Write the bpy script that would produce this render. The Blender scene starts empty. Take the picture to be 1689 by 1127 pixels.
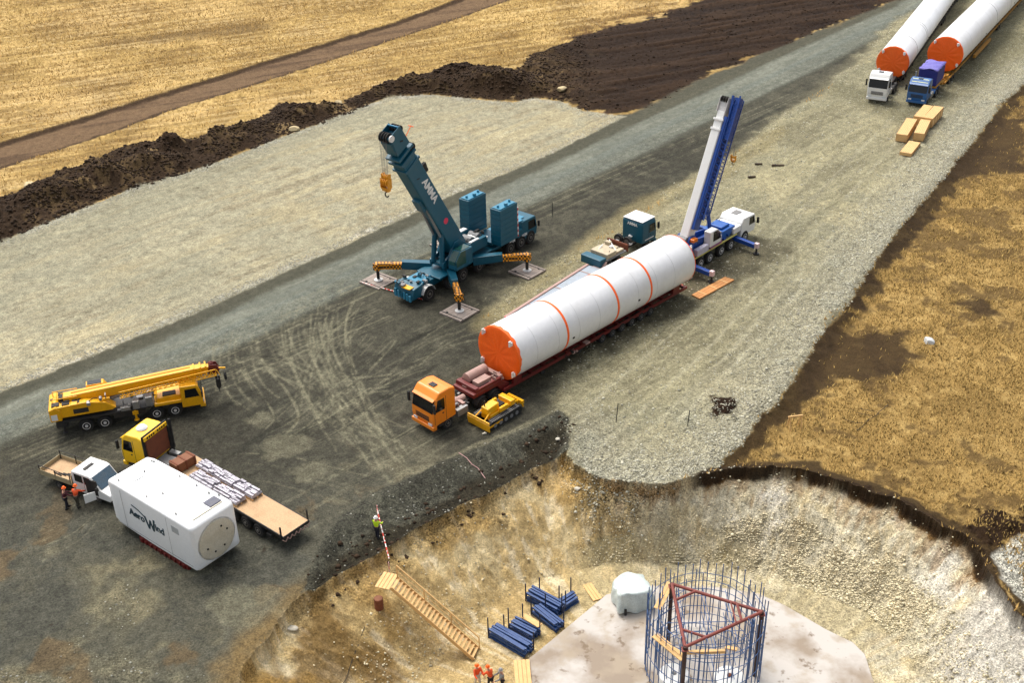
import bpy, bmesh, math, random
import numpy as np
from mathutils import Vector, Matrix, Euler
R = math.radians
rnd = random.Random(7)
S = bpy.context.scene
# ------------------------------------------------------------------ camera
F_PX, CW, CH = 1950.0, 1689.0, 1127.0
PITCH, ROLL, CAM_H = R(30.4), R(-1.4), 51.5
_fw = Vector((0, math.cos(PITCH), -math.sin(PITCH))); _rt = Vector((1, 0, 0)); _up = _rt.cross(_fw)
_r2 = math.cos(ROLL)*_rt + math.sin(ROLL)*_up; _u2 = -math.sin(ROLL)*_rt + math.cos(ROLL)*_up
cam = bpy.data.cameras.new('camera'); camo = bpy.data.objects.new('camera', cam); S.collection.objects.link(camo)
m = Matrix((( _r2.x, _u2.x, -_fw.x, 0), (_r2.y, _u2.y, -_fw.y, 0), (_r2.z, _u2.z, -_fw.z, CAM_H), (0, 0, 0, 1)))
camo.matrix_world = m
cam.sensor_fit = 'HORIZONTAL'; cam.sensor_width = 36; cam.lens = F_PX/CW*36; cam.clip_end = 4000; cam.clip_start = .5
S.camera = camo
# ------------------------------------------------------------------ light
SUN_EL, SUN_AZ = R(62), R(-30)          # azimuth from +Y towards +X
w = bpy.data.worlds.new('World'); S.world = w; w.use_nodes = True
nt = w.node_tree; sky = nt.nodes.new('ShaderNodeTexSky'); sky.sky_type = 'NISHITA'; sky.sun_disc = False
sky.sun_elevation = SUN_EL; sky.sun_rotation = SUN_AZ; sky.air_density = 1.0; sky.dust_density = 5.0; sky.ozone_density = .6
bg = nt.nodes['Background']; bg.inputs[1].default_value = .135; bwn = nt.nodes.new('ShaderNodeRGBToBW'); mxs = nt.nodes.new('ShaderNodeMix'); mxs.data_type = 'RGBA'; mxs.inputs[0].default_value = .65; nt.links.new(sky.outputs[0], bwn.inputs[0]); nt.links.new(sky.outputs[0], mxs.inputs[6]); nt.links.new(bwn.outputs[0], mxs.inputs[7]); nt.links.new(mxs.outputs[2], bg.inputs[0])   # thin overcast: a paler sky
sun = bpy.data.lights.new('sun', 'SUN'); sun.energy = 1.15; sun.angle = R(26); sun.color = (1, .95, .88)
so = bpy.data.objects.new('sun', sun); S.collection.objects.link(so)
sd = Vector((math.cos(SUN_EL)*math.sin(SUN_AZ), math.cos(SUN_EL)*math.cos(SUN_AZ), math.sin(SUN_EL)))
so.rotation_euler = sd.to_track_quat('Z', 'Y').to_euler(); so.location = (0, 60, 80)
S.view_settings.view_transform = 'Standard'; S.view_settings.look = 'None'; S.view_settings.exposure = 0.95; S.view_settings.gamma = 1

def at(px, py, z=0.0):                   # point of the photograph -> point of the place at height z
    d = _fw + _r2*((px-CW/2)/F_PX) - _u2*((py-CH/2)/F_PX)
    t = (z-CAM_H)/d.z
    return Vector((0, 0, CAM_H)) + d*t
# ------------------------------------------------------------------ numpy noise
def _hash(i, j, s):
    h = (i.astype(np.int64)*374761393 + j.astype(np.int64)*668265263 + s*974634777) & 0x7fffffff
    h = ((h ^ (h >> 13))*1274126177) & 0x7fffffff
    return ((h ^ (h >> 16)) & 0xffff).astype(np.float32)/65535.0
def vnoise(x, y, s=0):
    i = np.floor(x); j = np.floor(y); fx = (x-i).astype(np.float32); fy = (y-j).astype(np.float32)
    i = i.astype(np.int64); j = j.astype(np.int64)
    fx = fx*fx*(3-2*fx); fy = fy*fy*(3-2*fy)
    a = _hash(i, j, s); b = _hash(i+1, j, s); c = _hash(i, j+1, s); d = _hash(i+1, j+1, s)
    return a+(b-a)*fx+(c-a)*fy+(a-b-c+d)*fx*fy
def fbm(x, y, sc, o=4, s=0, g=.5):
    v = 0; a = 1.0; t = 0
    for k in range(o):
        v = v+a*vnoise(x/sc+17.3*k, y/sc-9.1*k, s+k); t += a; a *= g; sc /= 2.03
    return (v/t-.5)*1.7                        # about -.5 .. .5
def seg_dist(X, Y, pts, closed=False):
    d = np.full(X.shape, 1e9, np.float32); n = len(pts)
    for k in range(n if closed else n-1):
        ax, ay = pts[k]; bx, by = pts[(k+1) % n]
        dx, dy = bx-ax, by-ay; L = dx*dx+dy*dy+1e-9
        t = np.clip(((X-ax)*dx+(Y-ay)*dy)/L, 0, 1)
        d = np.minimum(d, (X-ax-t*dx)**2+(Y-ay-t*dy)**2)
    return np.sqrt(d)
def sdf(X, Y, pts):                      # positive inside
    ins = np.zeros(X.shape, bool); n = len(pts)
    for k in range(n):
        ax, ay = pts[k]; bx, by = pts[(k+1) % n]
        if ay == by: continue
        c = ((ay > Y) != (by > Y)) & (X < (bx-ax)*(Y-ay)/(by-ay)+ax)
        ins ^= c
    d = seg_dist(X, Y, pts, True)
    return np.where(ins, d, -d)
def sm(x, a, b):
    t = np.clip((x-a)/(b-a), 0, 1); return t*t*(3-2*t)
def P(lst, z=0.0):
    o = []
    for q in lst:
        v = at(q[0], q[1], q[2] if len(q) > 2 else z); o.append((v.x, v.y))
    return o
# ------------------------------------------------------------------ ground polygons
TRACK_U = [(-700,440),(-300,330),(0,237),(112,203),(279,151),(421,108),(560,65),(650,38),(745,3),(900,-55),(1100,-125)]
TRACK_L = [(1250,-120),(1000,-55),(845,-2),(740,36),(650,65),(560,95),(421,140),(279,183),(205,212),(0,279),(-300,375),(-700,500)]
BANK = [(-900,620),(-500,480),(-200,385),(0,328),(40,310),(104,286),(179,254),(225,238),(290,236),(354,216),(421,197),(462,170),(503,174),(560,172),(620,142),(680,130),(735,108),(800,112),(850,118),(880,88),(950,62),(1010,42),(1100,22),(1180,-12),(1400,-90),(1800,-230),(1850,-170),(1640,-60),(1470,5),(1350,52),(1240,97),(1130,145),(1040,188),(1010,190),(960,182),(920,166),(880,162),(850,168),(800,166),(750,160),(700,156),(640,160),(600,175),(560,192),(477,222),(413,246),(358,268),(313,283),(220,311),(134,345),(67,371),(0,399),(-300,500),(-900,720)]
LIGHT = [(-900,720),(-300,500),(0,399),(67,371),(134,345),(220,311),(313,283),(358,268),(413,246),(477,222),(560,192),(600,175),(640,160),(700,156),(750,160),(800,166),(850,168),(880,162),(920,166),(960,182),(1010,190),(1032,192),(900,258),(760,315),(640,372),(500,435),(380,490),(250,548),(120,600),(0,648),(-300,760),(-900,980)]
ROADC = [(-900,1040),(-300,800),(0,695),(120,650),(250,598),(380,540),(500,484),(640,420),(760,362),(900,300),(1050,232),(1200,160),(1350,88),(1500,15),(1700,-90),(2000,-260)]
GRAV = [(1900,-200),(1640,-60),(1480,45),(1380,130),(1190,275),(1090,330),(1000,385),(900,452),(812,522),(870,570),(985,570),(960,600),(935,625),(925,655),(938,690),(930,710),(945,765),(1000,788),(1100,795),(1185,768),(1240,705),(1300,640),(1350,560),(1400,500),(1450,420),(1500,360),(1550,300),(1600,240),(1640,190),(1660,165),(1689,140),(1800,60),(2200,-200)]
RFIELD = [(1185,768),(1240,705),(1300,640),(1350,560),(1400,500),(1450,420),(1500,360),(1550,300),(1600,240),(1640,190),(1660,165),(1689,140),(1800,60),(2200,-200),(4000,-200),(4000,1300),(1800,1060),(1689,1015),(1640,930),(1600,885),(1540,850),(1470,815),(1400,790),(1330,770),(1260,764)]
RIM = [(330,1400,-.4),(400,1110,-.4),(440,1060,-.4),(480,1010,-.5),(515,985,-.6),(560,950,-.7),(600,930,-.8),(640,908,-.8),(700,868,-.8),(760,838,-.8),(830,806,-.8),(880,775,-.8),(935,752,-.5),(945,768),(1000,792),(1100,799),(1185,772),(1260,768),(1330,772),(1400,792),(1470,818),(1540,853),(1600,888),(1628,925),(1645,965),(1670,1005),(1689,1018),(1800,1060),(2000,1150),(2100,1700),(300,1900)]
FLOOR = [(560,1500),(640,1180),(705,1105),(770,1045),(830,990),(900,955),(1000,930),(1180,932),(1300,960),(1430,1012),(1500,1080),(1550,1140),(1600,1300),(1700,1800),(560,1800)]
BANKG = [(500,978),(525,905),(560,855),(620,812),(700,775),(770,742),(850,710),(920,676),(938,690),(935,752,-.5),(880,775,-.8),(830,806,-.8),(760,838,-.8),(700,868,-.8),(640,908,-.8),(600,930,-.8),(560,950,-.7),(515,985,-.6)]
WHITEP = [(1640,905),(1660,890),(1700,872),(2000,800),(2000,1080),(1800,1050),(1689,985),(1655,950)]
PITZ = -5.5
print('polys')
# ------------------------------------------------------------------ fan grid
ys = [36.0]
while ys[-1] < 262: ys.append(ys[-1] + max(.075, (ys[-1]**2+CAM_H**2)/(CAM_H*1182)*.92))
far = [ys[-1]*1.0]
while far[-1] < 2500: far.append(far[-1]*1.08+1)
near = [-60, -40, -20, -5, 8, 16, 22, 26, 29, 31, 32.5, 33.6, 34.5, 35.3]
rows = np.array(near+ys+far[1:], np.float64)
NC = 1180
u = np.linspace(-1, 1, NC); du = u[1]-u[0]
ext = [1+du]; st = du
while ext[-1] < 30: st *= 1.22; ext.append(ext[-1]+st)
u = np.concatenate([-np.array(ext[::-1]), u, np.array(ext)])
hw = (14+.385*np.clip(rows, 20, 3000))*1.06
X = (u[None, :]*hw[:, None]).astype(np.float64); Y = np.repeat(rows[:, None], len(u), 1)
NR, NCc = X.shape
print('grid', X.shape)
jx = X+1.3*fbm(X, Y, 3.2, 5, 11, .6); jy = Y+1.3*fbm(X, Y, 3.2, 5, 31, .6)    # ragged edges
jx2 = X+.5*fbm(X, Y, 1.2, 4, 12, .6); jy2 = Y+.5*fbm(X, Y, 1.2, 4, 32, .6)
n_big = fbm(X, Y, 22, 4, 1); n_mid = fbm(X, Y, 6, 4, 2); n_sml = fbm(X, Y, 1.3, 4, 3); n_tny = fbm(X, Y, .38, 3, 4, .7)
ca, sa = math.cos(R(46)), math.sin(R(46))
A = X*ca+Y*sa; B = -X*sa+Y*ca
streak = fbm(A/9, B, .9, 4, 5, .6); streak2 = fbm(A/14, B, 2.6, 3, 6)
ca, sa = math.cos(R(24)), math.sin(R(24))
A2 = X*ca+Y*sa; B2 = -X*sa+Y*ca
streak3 = fbm(A2/10, B2, 1.2, 4, 7, .6)
d_track = sdf(jx2, jy2, P(TRACK_U+TRACK_L))
d_bank = sdf(jx, jy, P(BANK))
d_light = sdf(jx2, jy2, P(LIGHT))
d_road = seg_dist(X, Y, P(ROADC)) + .8*streak2
d_grav = sdf(jx2, jy2, P(GRAV)); d_gravs = sdf(X+3*n_mid, Y+3*n_big, P(GRAV))
d_rf = sdf(jx2, jy2, P(RFIELD))
d_rim = sdf(jx2, jy2, P(RIM)); d_floor = sdf(X, Y, P(FLOOR, PITZ))
d_bg = sdf(jx2, jy2, P(BANKG)); d_wp = sdf(jx2, jy2, P(WHITEP))
print('sdf done')
# ------------------------------------------------------------------ heights
Z = .10*n_mid+.03*n_sml
inl = sm(d_light, -.4, 1.2)
Z += .25*sm(d_light, -.5, 1.5)*0
# topsoil bank: a ridge on the left, spread and graded soil on the right
ridge = sm(d_bank, 0, 4.0)
side = 1-sm(X, 0, 16)                    # high heaps left of here
lump = np.abs(fbm(X, Y, 5.0, 5, 41, .55))*2
Z += ridge*(side*(1.0+1.3*lump+1.0*fbm(X, Y, 9, 3, 43)+.5*fbm(X, Y, 1.6, 3, 44))+ (1-side)*(.25+.5*streak3))
Z += -.16*sm(d_track, -.2, .8)+.12*np.exp(-((d_track+.3)/.5)**2)+.05*streak3*sm(d_track, 0, .5)
# gravel embankment edge standing above the right field
drop = sm(d_rf, -1.2, 2.0)
Z += -.75*drop*(1-sm(X, 30, 38)*.2)
hump = np.exp(-((d_grav-.6)/.9)**2)*sm(X, 14, 20); Z += .18*hump
# grey bank and the pit
s_bg = np.clip(sdf(X, Y, P([q[:2] for q in BANKG])), 0, 5)
cre = seg_dist(X, Y, P([(560,852),(620,812),(700,775),(770,742),(850,710),(920,676)]))
Z += np.where(s_bg > 0, -.8*sm(cre, 0, 3.2)*sm(s_bg, 0, 1.2), 0)*(s_bg > 0)
base = np.where((d_rim > 0) & (X < 5.2), -.55, 0)*sm(d_rim, -.2, .6)
Zr = np.where(X < 4, -.75, np.where(X > 13, -.75*1.0, 0))
t = np.clip(d_rim, 0, 50)/(np.clip(d_rim, 0, 50)+np.clip(-d_floor, 0, 50)+1e-6)
t = np.where(d_floor > 0, 1, t); inp = d_rim > 0; TP = t
rz = np.interp(X, [-14, -8, 2, 4.5, 6, 14, 17, 30], [-.4, -.75, -.8, -.5, 0, -.2, -.7, -.75])
DR = .12-.05*sm(X, 12, 16)
prof = DR*sm(t, 0, .04)+(1-DR)*(.55*t+.45*sm(t, 0, 1))
th_ = np.arctan2(Y-48, X-10); rs_ = fbm(th_*30, t*3.5, 1.0, 4, 50, .6); rill = rs_*.34*np.sin(np.pi*np.clip(t, 0, 1))
Zp = rz+(PITZ-rz)*prof+.35*n_mid*np.sin(np.pi*np.clip(t, 0, 1))+.22*n_sml+rill
Zp = np.where(d_floor > 0, PITZ+.08*n_sml, Zp)
Z = np.where(inp, Zp, Z)
# dark little mound of soil dumped on the gravel, small heaps at the right rim
def heap(px, py, z0, r, h, sd_):
    global Z
    c = at(px, py, z0); d = np.sqrt((X-c.x)**2+(Y-c.y)**2)*(1+.8*fbm(X, Y, 1.1, 4, sd_, .6)); k = np.exp(-(d/r)**2)
    Z = Z+h*k*(1+1.2*n_sml); return k
h1 = heap(1197, 668, 0, 1.25, .45, 61); h2 = heap(1655, 870, -.6, 2.2, .8, 62)
Z += .05*n_tny*(1+2*sm(d_bank, 0, 1)+1.2*sm(d_rim, 0, 1)+1.0*sm(d_grav, 0, 1))
print('height done')
# ------------------------------------------------------------------ surface colour by material (linear albedo)
def C(r, g, b): return np.array([((c/255)/12.92 if c/255 < .04045 else ((c/255+.055)/1.055)**2.4) for c in (r, g, b)], np.float32)
col = np.empty(X.shape+(3,), np.float32); col[:] = C(166, 138, 82)
stone = np.zeros(X.shape, np.float32)    # how stony the surface is
def lay(mask, c, wt=1.0):
    global col
    mk = np.clip(mask*wt, 0, 1)[..., None].astype(np.float32)
    col = col*(1-mk)+np.asarray(c, np.float32)*mk
tex = n_tny
# far field
lay(sm(n_big+.35*streak3, -.05, .3), C(188, 158, 104), .6)
lay(sm(n_mid+.5*n_sml, .05, .4), C(128, 102, 56), .65)
lay(sm(streak3+.5*n_tny, .10, .4), C(104, 80, 44), .6)
lay(sm(-n_mid+.8*n_tny, .1, .5), C(212, 180, 120), .45)
lay(np.exp(-((seg_dist(X, Y, P([(190,68),(280,62),(420,45)]))+3*n_sml)/2.4)**2), C(105, 85, 55), .7)
rows_ = fbm(A2/22, B2, .55, 3, 88, .6); lay(sm(rows_+.25*n_mid, .10, .32), C(112, 90, 54), .5); lay(sm(-rows_+.25*n_mid, .14, .36), C(202, 176, 126), .45)
# track
lay(sm(d_track, -.5, .1), C(66, 50, 34)); lay(sm(d_track, .7, 1.3), C(112, 90, 66)); lay(sm(streak3+.3*n_tny, .05, .3)*sm(d_track, .3, .8), C(78, 60, 44), .7)
# bank soil
bd = sm(d_bank+2.2*streak3*(1-side)+.4*n_sml, -.2, .5)
lay(bd, C(44, 31, 20)); lay(bd*side, C(58, 44, 30), .8); lay(bd*side*sm(n_mid+.7*n_sml, .05, .4), C(96, 78, 52), .7); lay(bd*sm(-n_mid+.6*n_sml, .15, .4), C(34, 24, 16), .8)
lay(bd*(1-side)*sm(streak3, -.05, .25), C(64, 47, 32), .6)
lay(bd*side*sm(fbm(X, Y, 2.6, 5, 71, .6), .26, .40), C(146, 122, 84), .75); lay(bd*(1-side)*sm(-streak3+.3*n_tny, .05, .3), C(38, 26, 17), .6)
lay(sm(d_bank, -7, 0)*(1-bd)*sm(X, 4, 12)*sm(streak3+n_sml*.8, -.05, .15), C(88, 62, 36), .85)
# compacted dark work pad = everything between the road and the pit
line = P(ROADC); pad = np.zeros(X.shape)
PADP = ROADC+[(2000,-200),(1900,-200),(1640,-60),(1480,45),(1380,130),(1190,275),(1090,330),(1000,385),(900,452),(812,522),(870,570),(985,570),(960,600),(935,625),(925,655),(938,690),(935,752),(830,806),(700,868),(600,930),(515,985),(440,1060),(400,1110),(330,1400),(-1500,2500),(-2500,1500)]
d_pad = sdf(X, Y, P(PADP))
mp = sm(d_pad+1.5*n_sml, -.8, .8)
lay((1-sm(seg_dist(X, Y, P(ROADC))+.8*n_sml, 6.4+3.6*sm(X, 12, 22), 7.4+3.6*sm(X, 12, 22)))*sm(-d_bank, -.3, .3), C(84, 82, 68)); lay(mp, C(67, 65, 55)); lay(mp*sm(n_mid+.6*streak, -.1, .35), C(84, 82, 69), .6); lay(mp*sm(-streak+.4*n_sml, .08, .4), C(52, 52, 44), .7)
lay(mp*sm(n_sml+.5*n_big, .05, .4), C(106, 103, 86), .35)
corner = sm(n_big+.6*n_mid+.30*sm(-(X+26)+(-(Y-62))*.8, -14, 14)-.1, .05, .25)*mp*sm(70-Y, -2, 8)
lay(corner, C(168, 158, 120), .8)
lay(mp*sm(66-Y, 0, 6)*sm(-n_mid+.4*n_sml, .05, .3), C(70, 74, 68), .6); lay(mp*sm(62-Y, 0, 5)*sm(n_mid-.5*n_big+.4*n_sml, .0, .3), C(150, 140, 104), .7); lay(mp*sm(56-Y, 0, 4)*sm(n_sml+n_mid, .15, .4)*sm(-28-X, -8, 2), C(54, 46, 32), .8)
stone += mp*.35+corner*.3
ll = sm(-2-X-(Y-58)*.3+5*n_mid, -6, 8)*sm(74-Y+5*n_mid+5*n_big, -2, 12)*mp
lay(ll, C(96, 94, 80), .75); lay(ll*sm(n_mid+.5*n_sml, .05, .35), C(130, 122, 96), .6); lay(ll*sm(-n_mid+.5*n_sml-.3*n_big, .1, .35), C(74, 74, 66), .6); lay(ll*sm(fbm(X, Y, 4, 5, 131, .6), .18, .34), C(112, 92, 62), .55)
lay(mp*(1-sm(-sdf(X, Y, P([q[:2] for q in RIM]))+1.6*n_mid+.8*n_sml, .3, 2.4))*sm(-8-X, 0, 2), C(132, 108, 66), .75)
# pale patches on the pad
for (px, py, rr) in ((470,735,1.6),(520,775,1.2),(340,930,1.2),(410,1000,2.0),(430,690,1.0)):
    c = at(px, py); d = np.sqrt((X-c.x)**2+((Y-c.y)*1.2)**2)+1.6*n_sml+1.2*n_mid
    lay(mp*sm(rr-d, -.5, .5), C(126, 122, 100), .5)
# light gravel pad
ml = sm(d_light, -.25, .25)
lay(ml, C(164, 158, 132)); lay(ml*sm(streak+.5*n_mid, -.02, .35), C(184, 174, 142), .6); lay(ml*sm(-streak+.4*n_sml, .10, .4), C(146, 134, 106), .6); lay(ml*sm(n_mid-.3, -.35, .1)*sm(fbm(X, Y, 14, 3, 77), 0, .3), C(150, 148, 126), .6)
lay(ml*np.exp(-((d_light-.5)/.5)**2)*sm(n_tny+n_sml, -.1, .3), C(205, 200, 184), .7)
lay(ml*sm(n_big+.5*streak2+.3*n_sml, .0, .3), C(146, 144, 122), .5); lay(ml*sm(-n_big+.6*streak+.3*n_sml, .1, .4), C(190, 176, 138), .55); lay(ml*sm(streak-.4*n_mid+.5*n_tny, .15, .4), C(134, 126, 100), .4); stone += ml*.4
# road: grey compacted run with dark verge on the field side
mr = 1-sm(d_road, 2.3, 3.8); lay(1-sm(d_road, 3.4, 4.4), C(78, 78, 66), .7); lay(mr, C(108, 110, 98)); lay(mr*sm(streak, -.05, .3), C(128, 130, 116), .6)
lay((1-sm(np.abs(d_road-.2), .25, .6)), C(108, 114, 106), .5)
lay(sm(-streak+.3*n_sml, .05, .3)*mr, C(112, 116, 106), .5)
vd = seg_dist(X, Y, P([(-300,775),(0,660),(120,612),(250,560),(380,502),(500,446),(640,384),(760,326),(900,268),(1034,200),(1130,150),(1240,103),(1350,56),(1470,8)]))+.5*n_sml
lay(1-sm(vd, .5, 1.5), C(78, 77, 64), .8)
# wheel marks crossing the pad
strokes = [[(534,462),(526,500),(522,545),(532,590),(556,640),(590,690),(640,760)], [(512,470),(503,510),(500,560),(512,610),(545,665),(600,730)], [(492,480),(484,520),(490,575),(520,630),(560,700)],
 [(440,540),(452,580),(480,610),(520,640),(560,690),(620,745)], [(420,560),(430,600),(470,640),(500,690),(470,720)], [(395,545),(385,590),(400,640),(430,668)], [(370,560),(362,600),(380,640)],
 [(640,560),(600,600),(540,640),(490,690),(440,715)], [(660,590),(600,640),(520,690)], [(700,610),(620,650),(560,700),(500,730)], [(560,500),(548,540),(560,600),(590,660),(612,720)],
 [(580,470),(520,490),(460,515),(400,535)], [(560,462),(500,478),(430,510)], [(610,520),(560,560),(530,610),(520,670)], [(546,660),(600,700),(650,720)], [(300,650),(420,600),(520,560)], [(620,740),(650,775),(680,800)],
 [(60,700),(220,640),(420,555),(700,435),(1000,300),(1320,160)], [(20,760),(200,690),(420,610),(640,520)], [(240,790),(420,760),(560,800),(640,820)], [(360,900),(480,860),(600,790),(720,715),(860,640)], [(700,560),(760,530),(820,500)], [(680,600),(740,560),(800,545)], [(150,735),(200,745),(250,740)], [(60,900),(120,880),(160,840)], [(450,590),(500,620),(560,640),(640,640)]]
for k, s_ in enumerate(strokes):
    pp = []
    for a, b in zip(s_[:-1], s_[1:]): pp += [a]
    pp += [s_[-1]]
    pts = P(pp)
    for it in range(2):                  # round the corners
        q = [pts[0]]
        for a, b in zip(pts[:-1], pts[1:]): q += [(a[0]*.75+b[0]*.25, a[1]*.75+b[1]*.25), (a[0]*.25+b[0]*.75, a[1]*.25+b[1]*.75)]
        pts = q+[pts[-1]]
    bx0 = min(p[0] for p in pts)-2; bx1 = max(p[0] for p in pts)+2; by0 = min(p[1] for p in pts)-2; by1 = max(p[1] for p in pts)+2
    sel = (X > bx0) & (X < bx1) & (Y > by0) & (Y < by1)
    rs = random.Random(k)
    for rep in range(3):
        w0, w1 = rs.uniform(-1.3, 1.3), rs.uniform(-1.3, 1.3)
        for off in (-.95, .95):
            pr = []
            for i_, p in enumerate(pts):
                a = pts[max(0, i_-1)]; b = pts[min(len(pts)-1, i_+1)]; dx, dy = b[0]-a[0], b[1]-a[1]; l = math.hypot(dx, dy)+1e-6
                f_ = i_/(len(pts)-1); o_ = off+w0*(1-f_)+w1*f_
                pr.append((p[0]-dy/l*o_, p[1]+dx/l*o_))
            dd = np.full(X.shape, 9., np.float32); dd[sel] = seg_dist(X[sel], Y[sel], pr)
            lay(mp*(1-sm(dd, .02, rs.uniform(.10, .20)))*sm(.5*n_sml+.5*n_tny+.8*n_mid, -.55, .35), C(136, 132, 108), rs.uniform(.15, .5))
mg = sm(d_gravs+.8*n_sml, -1.2, .6)*sm(-d_rf, -.15, .15)
lay(sm(d_grav+.5*n_sml, -2.2, -.6)*(1-mp*.5), C(112, 107, 86)); lay(mg, C(150, 144, 115)); lay(mg*sm(streak2+.4*n_sml, -.05, .3), C(166, 158, 124), .6); lay(mg*sm(-streak+.5*n_mid, .08, .4), C(118, 112, 88), .6)
lay(mg*sm(n_big+.5*streak2+.4*n_sml, .02, .3), C(128, 126, 104), .5); lay(mg*sm(-n_mid+.5*streak, .1, .35), C(176, 166, 130), .5)
nearrim = np.clip(1-np.minimum(np.abs(d_rf), np.abs(d_rim))/7, 0, 1)*sm(X, 3, 6)
lay(mg*nearrim, C(168, 163, 140), .9); lay(mg*sm(n_mid+n_sml*.5, .1, .4)*nearrim, C(140, 142, 124), .6)
stone += mg*(.4+.4*nearrim)
for k, s_ in enumerate([[(1010,745),(1180,585),(1330,420),(1480,250),(1640,60)], [(1060,775),(1230,610),(1400,410),(1540,230),(1689,60)], [(960,700),(1120,560),(1290,400),(1440,240),(1560,130)], [(1100,560),(1260,400),(1400,250)], [(1140,700),(1290,540),(1440,350)]]):
    pr = P(s_); rs = random.Random(k+50)
    for off in (-.95, .95):
        dd = seg_dist(X+off*.7, Y-off*.7, pr)+.25*n_mid
        lay(mg*(1-sm(dd, .08, .42))*sm(n_mid+.4*n_sml, -.5, .4), C(186, 180, 152) if rs.random() < .6 else C(112, 106, 86), .42)
tan_ = seg_dist(X, Y, P([(800,535),(900,462),(1000,385),(1090,325),(1190,285),(1290,215)]))+1.6*n_mid
lay(1-sm(tan_, .5, 2.0), C(150, 138, 100), .55)
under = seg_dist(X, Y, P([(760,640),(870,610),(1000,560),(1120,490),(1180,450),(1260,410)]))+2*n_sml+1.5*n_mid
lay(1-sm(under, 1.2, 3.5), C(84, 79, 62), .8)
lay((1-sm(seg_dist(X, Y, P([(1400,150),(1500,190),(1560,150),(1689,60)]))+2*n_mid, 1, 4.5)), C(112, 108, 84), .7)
DK = np.zeros(X.shape, np.float32)
# right field
mf = sm(d_rf, -.2, .2)
lay(mf, C(156, 127, 74)); lay(mf*sm(n_mid+.8*n_tny, .0, .4), C(118, 94, 52), .65); lay(mf*sm(-n_sml+.6*n_tny, .1, .45), C(176, 148, 92), .6); fp = sm(fbm(X, Y, 2.4, 5, 91, .65)+.35*n_big+.12*sm(Y, 75, 100), .16, .32)*mf; lay(fp, C(80, 62, 36), .75); DK = np.maximum(DK, .75*fp)
fringe = sm(d_rf, -.15, .15)*(1-sm(d_rf+1.6*n_sml+1.2*n_mid, .9, 2.0)); lay(fringe, C(46, 34, 20), .9)
for poly, s1 in (([(1320,600),(1370,540),(1420,552),(1500,540),(1490,570),(1530,590),(1480,600),(1480,618),(1440,625),(1400,622),(1350,650),(1310,660)], 95), ([(1460,345),(1560,280),(1600,250),(1689,240),(1689,285),(1600,290),(1500,320)], 96), ([(1580,500),(1620,490),(1665,525),(1640,530)], 97), ([(1600,275),(1640,200),(1689,190),(1689,240)], 98)):
    dd = sdf(jx, jy, P(poly, -.6)); DK = np.maximum(DK, sm(dd+1.2*n_sml+.5*n_tny, -.6, .5)); lay(mf*sm(dd+1.2*n_sml+.5*n_tny, -.6, .5), C(60, 46, 28), .92)
dd = seg_dist(X, Y, P([(1260,764),(1330,770),(1400,790),(1470,815),(1540,850),(1600,885)], -.6))

# grey bank
mb = sm(d_bg, -.15, .15)
lay(mb, C(80, 79, 68)); lay(mb*sm(n_sml+.5*n_tny, .02, .4), C(100, 99, 84), .5); lay(mb*sm(n_mid+.3*n_sml, .1, .4), C(62, 61, 52), .6)
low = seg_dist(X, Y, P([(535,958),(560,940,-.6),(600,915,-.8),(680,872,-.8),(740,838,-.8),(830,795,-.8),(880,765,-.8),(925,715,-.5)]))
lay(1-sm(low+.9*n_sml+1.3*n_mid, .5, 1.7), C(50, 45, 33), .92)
lay((1-sm(cre+.3*n_sml+.3*n_mid, .06, .35))*sm(X, -9.5, -6), C(138, 133, 108), .55)
stone += mb*.3
# pit
mpit = sm(d_rim, -.12, .12)
wall_r = sm(X+.6*n_mid*8, 6, 12)
lay(mpit, C(202, 176, 124)); lay(mpit*wall_r, C(208, 200, 174), .9)
lay(mpit*sm(n_mid+.6*n_sml, .05, .35), C(172, 148, 100), .45); lay(mpit*sm(-n_sml-.5*n_mid, .08, .35), C(220, 202, 158), .6); lay(mpit*sm(rs_+.2*n_tny, .05, .3), C(158, 134, 88), .45); lay(mpit*sm(-rs_+.2*n_tny, .1, .35), C(226, 214, 184), .5)
lay(mpit*wall_r*sm(fbm(X, Y, 4.5, 4, 101), .05, .3)*(t < .999), C(228, 221, 204), .8)
lay(mpit*wall_r*sm(-fbm(X, Y, 2.6, 4, 103), .08, .3)*sm(t, .2, .5), C(150, 134, 90), .5)
topl = (1-sm(t*15+2.2*rs_+1.0*n_sml, .25, .8))*mpit*sm(X, 4, 6); lay(topl*sm(X, 12, 14), C(58, 42, 24), .95); lay(topl*(1-sm(X, 12, 14)), C(130, 96, 48), .7)
lay(mpit*(1-sm(t*4.5+2.2*rs_, .2, 1.0))*sm(X, 4, 6), C(138, 104, 58), .6)
lay((1-sm(np.abs(d_rim+.08)+.35*n_sml+.25*n_mid, .18, .42))*sm(X, 12, 13.5), C(44, 31, 18), .95)
dd = sdf(jx, jy, P([(1500,1127,-2.5),(1560,1000,-2),(1640,960,-1.2),(1760,1060,-1.2),(1760,1400,-2)])); lay(mpit*sm(dd+1.5*n_mid, -1.2, 1.2), C(214, 208, 194), .85)
for poly in ([(470,1127),(480,1040),(540,985),(590,1010),(600,1060),(560,1100),(540,1140)], [(405,1127),(440,1085),(500,1095),(520,1150),(400,1180)], [(600,1040,-2),(650,1030,-2.4),(690,1100,-3),(640,1127,-3),(600,1100,-2.6)]):
    dd = sdf(jx, jy, P(poly, -.9)); lay(mpit*sm(dd+1.0*n_sml, -.7, .7), C(112, 84, 40), .75)
lay(mpit*(X < 6)*sm(fbm(X, Y, 5, 4, 110)+.4*n_sml, .1, .3), C(166, 132, 72), .55)
lay((d_floor > -1)*mpit*sm(X, 2, 6)*sm(n_sml+n_mid, -.3, .3), C(186, 174, 136), .6)
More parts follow.
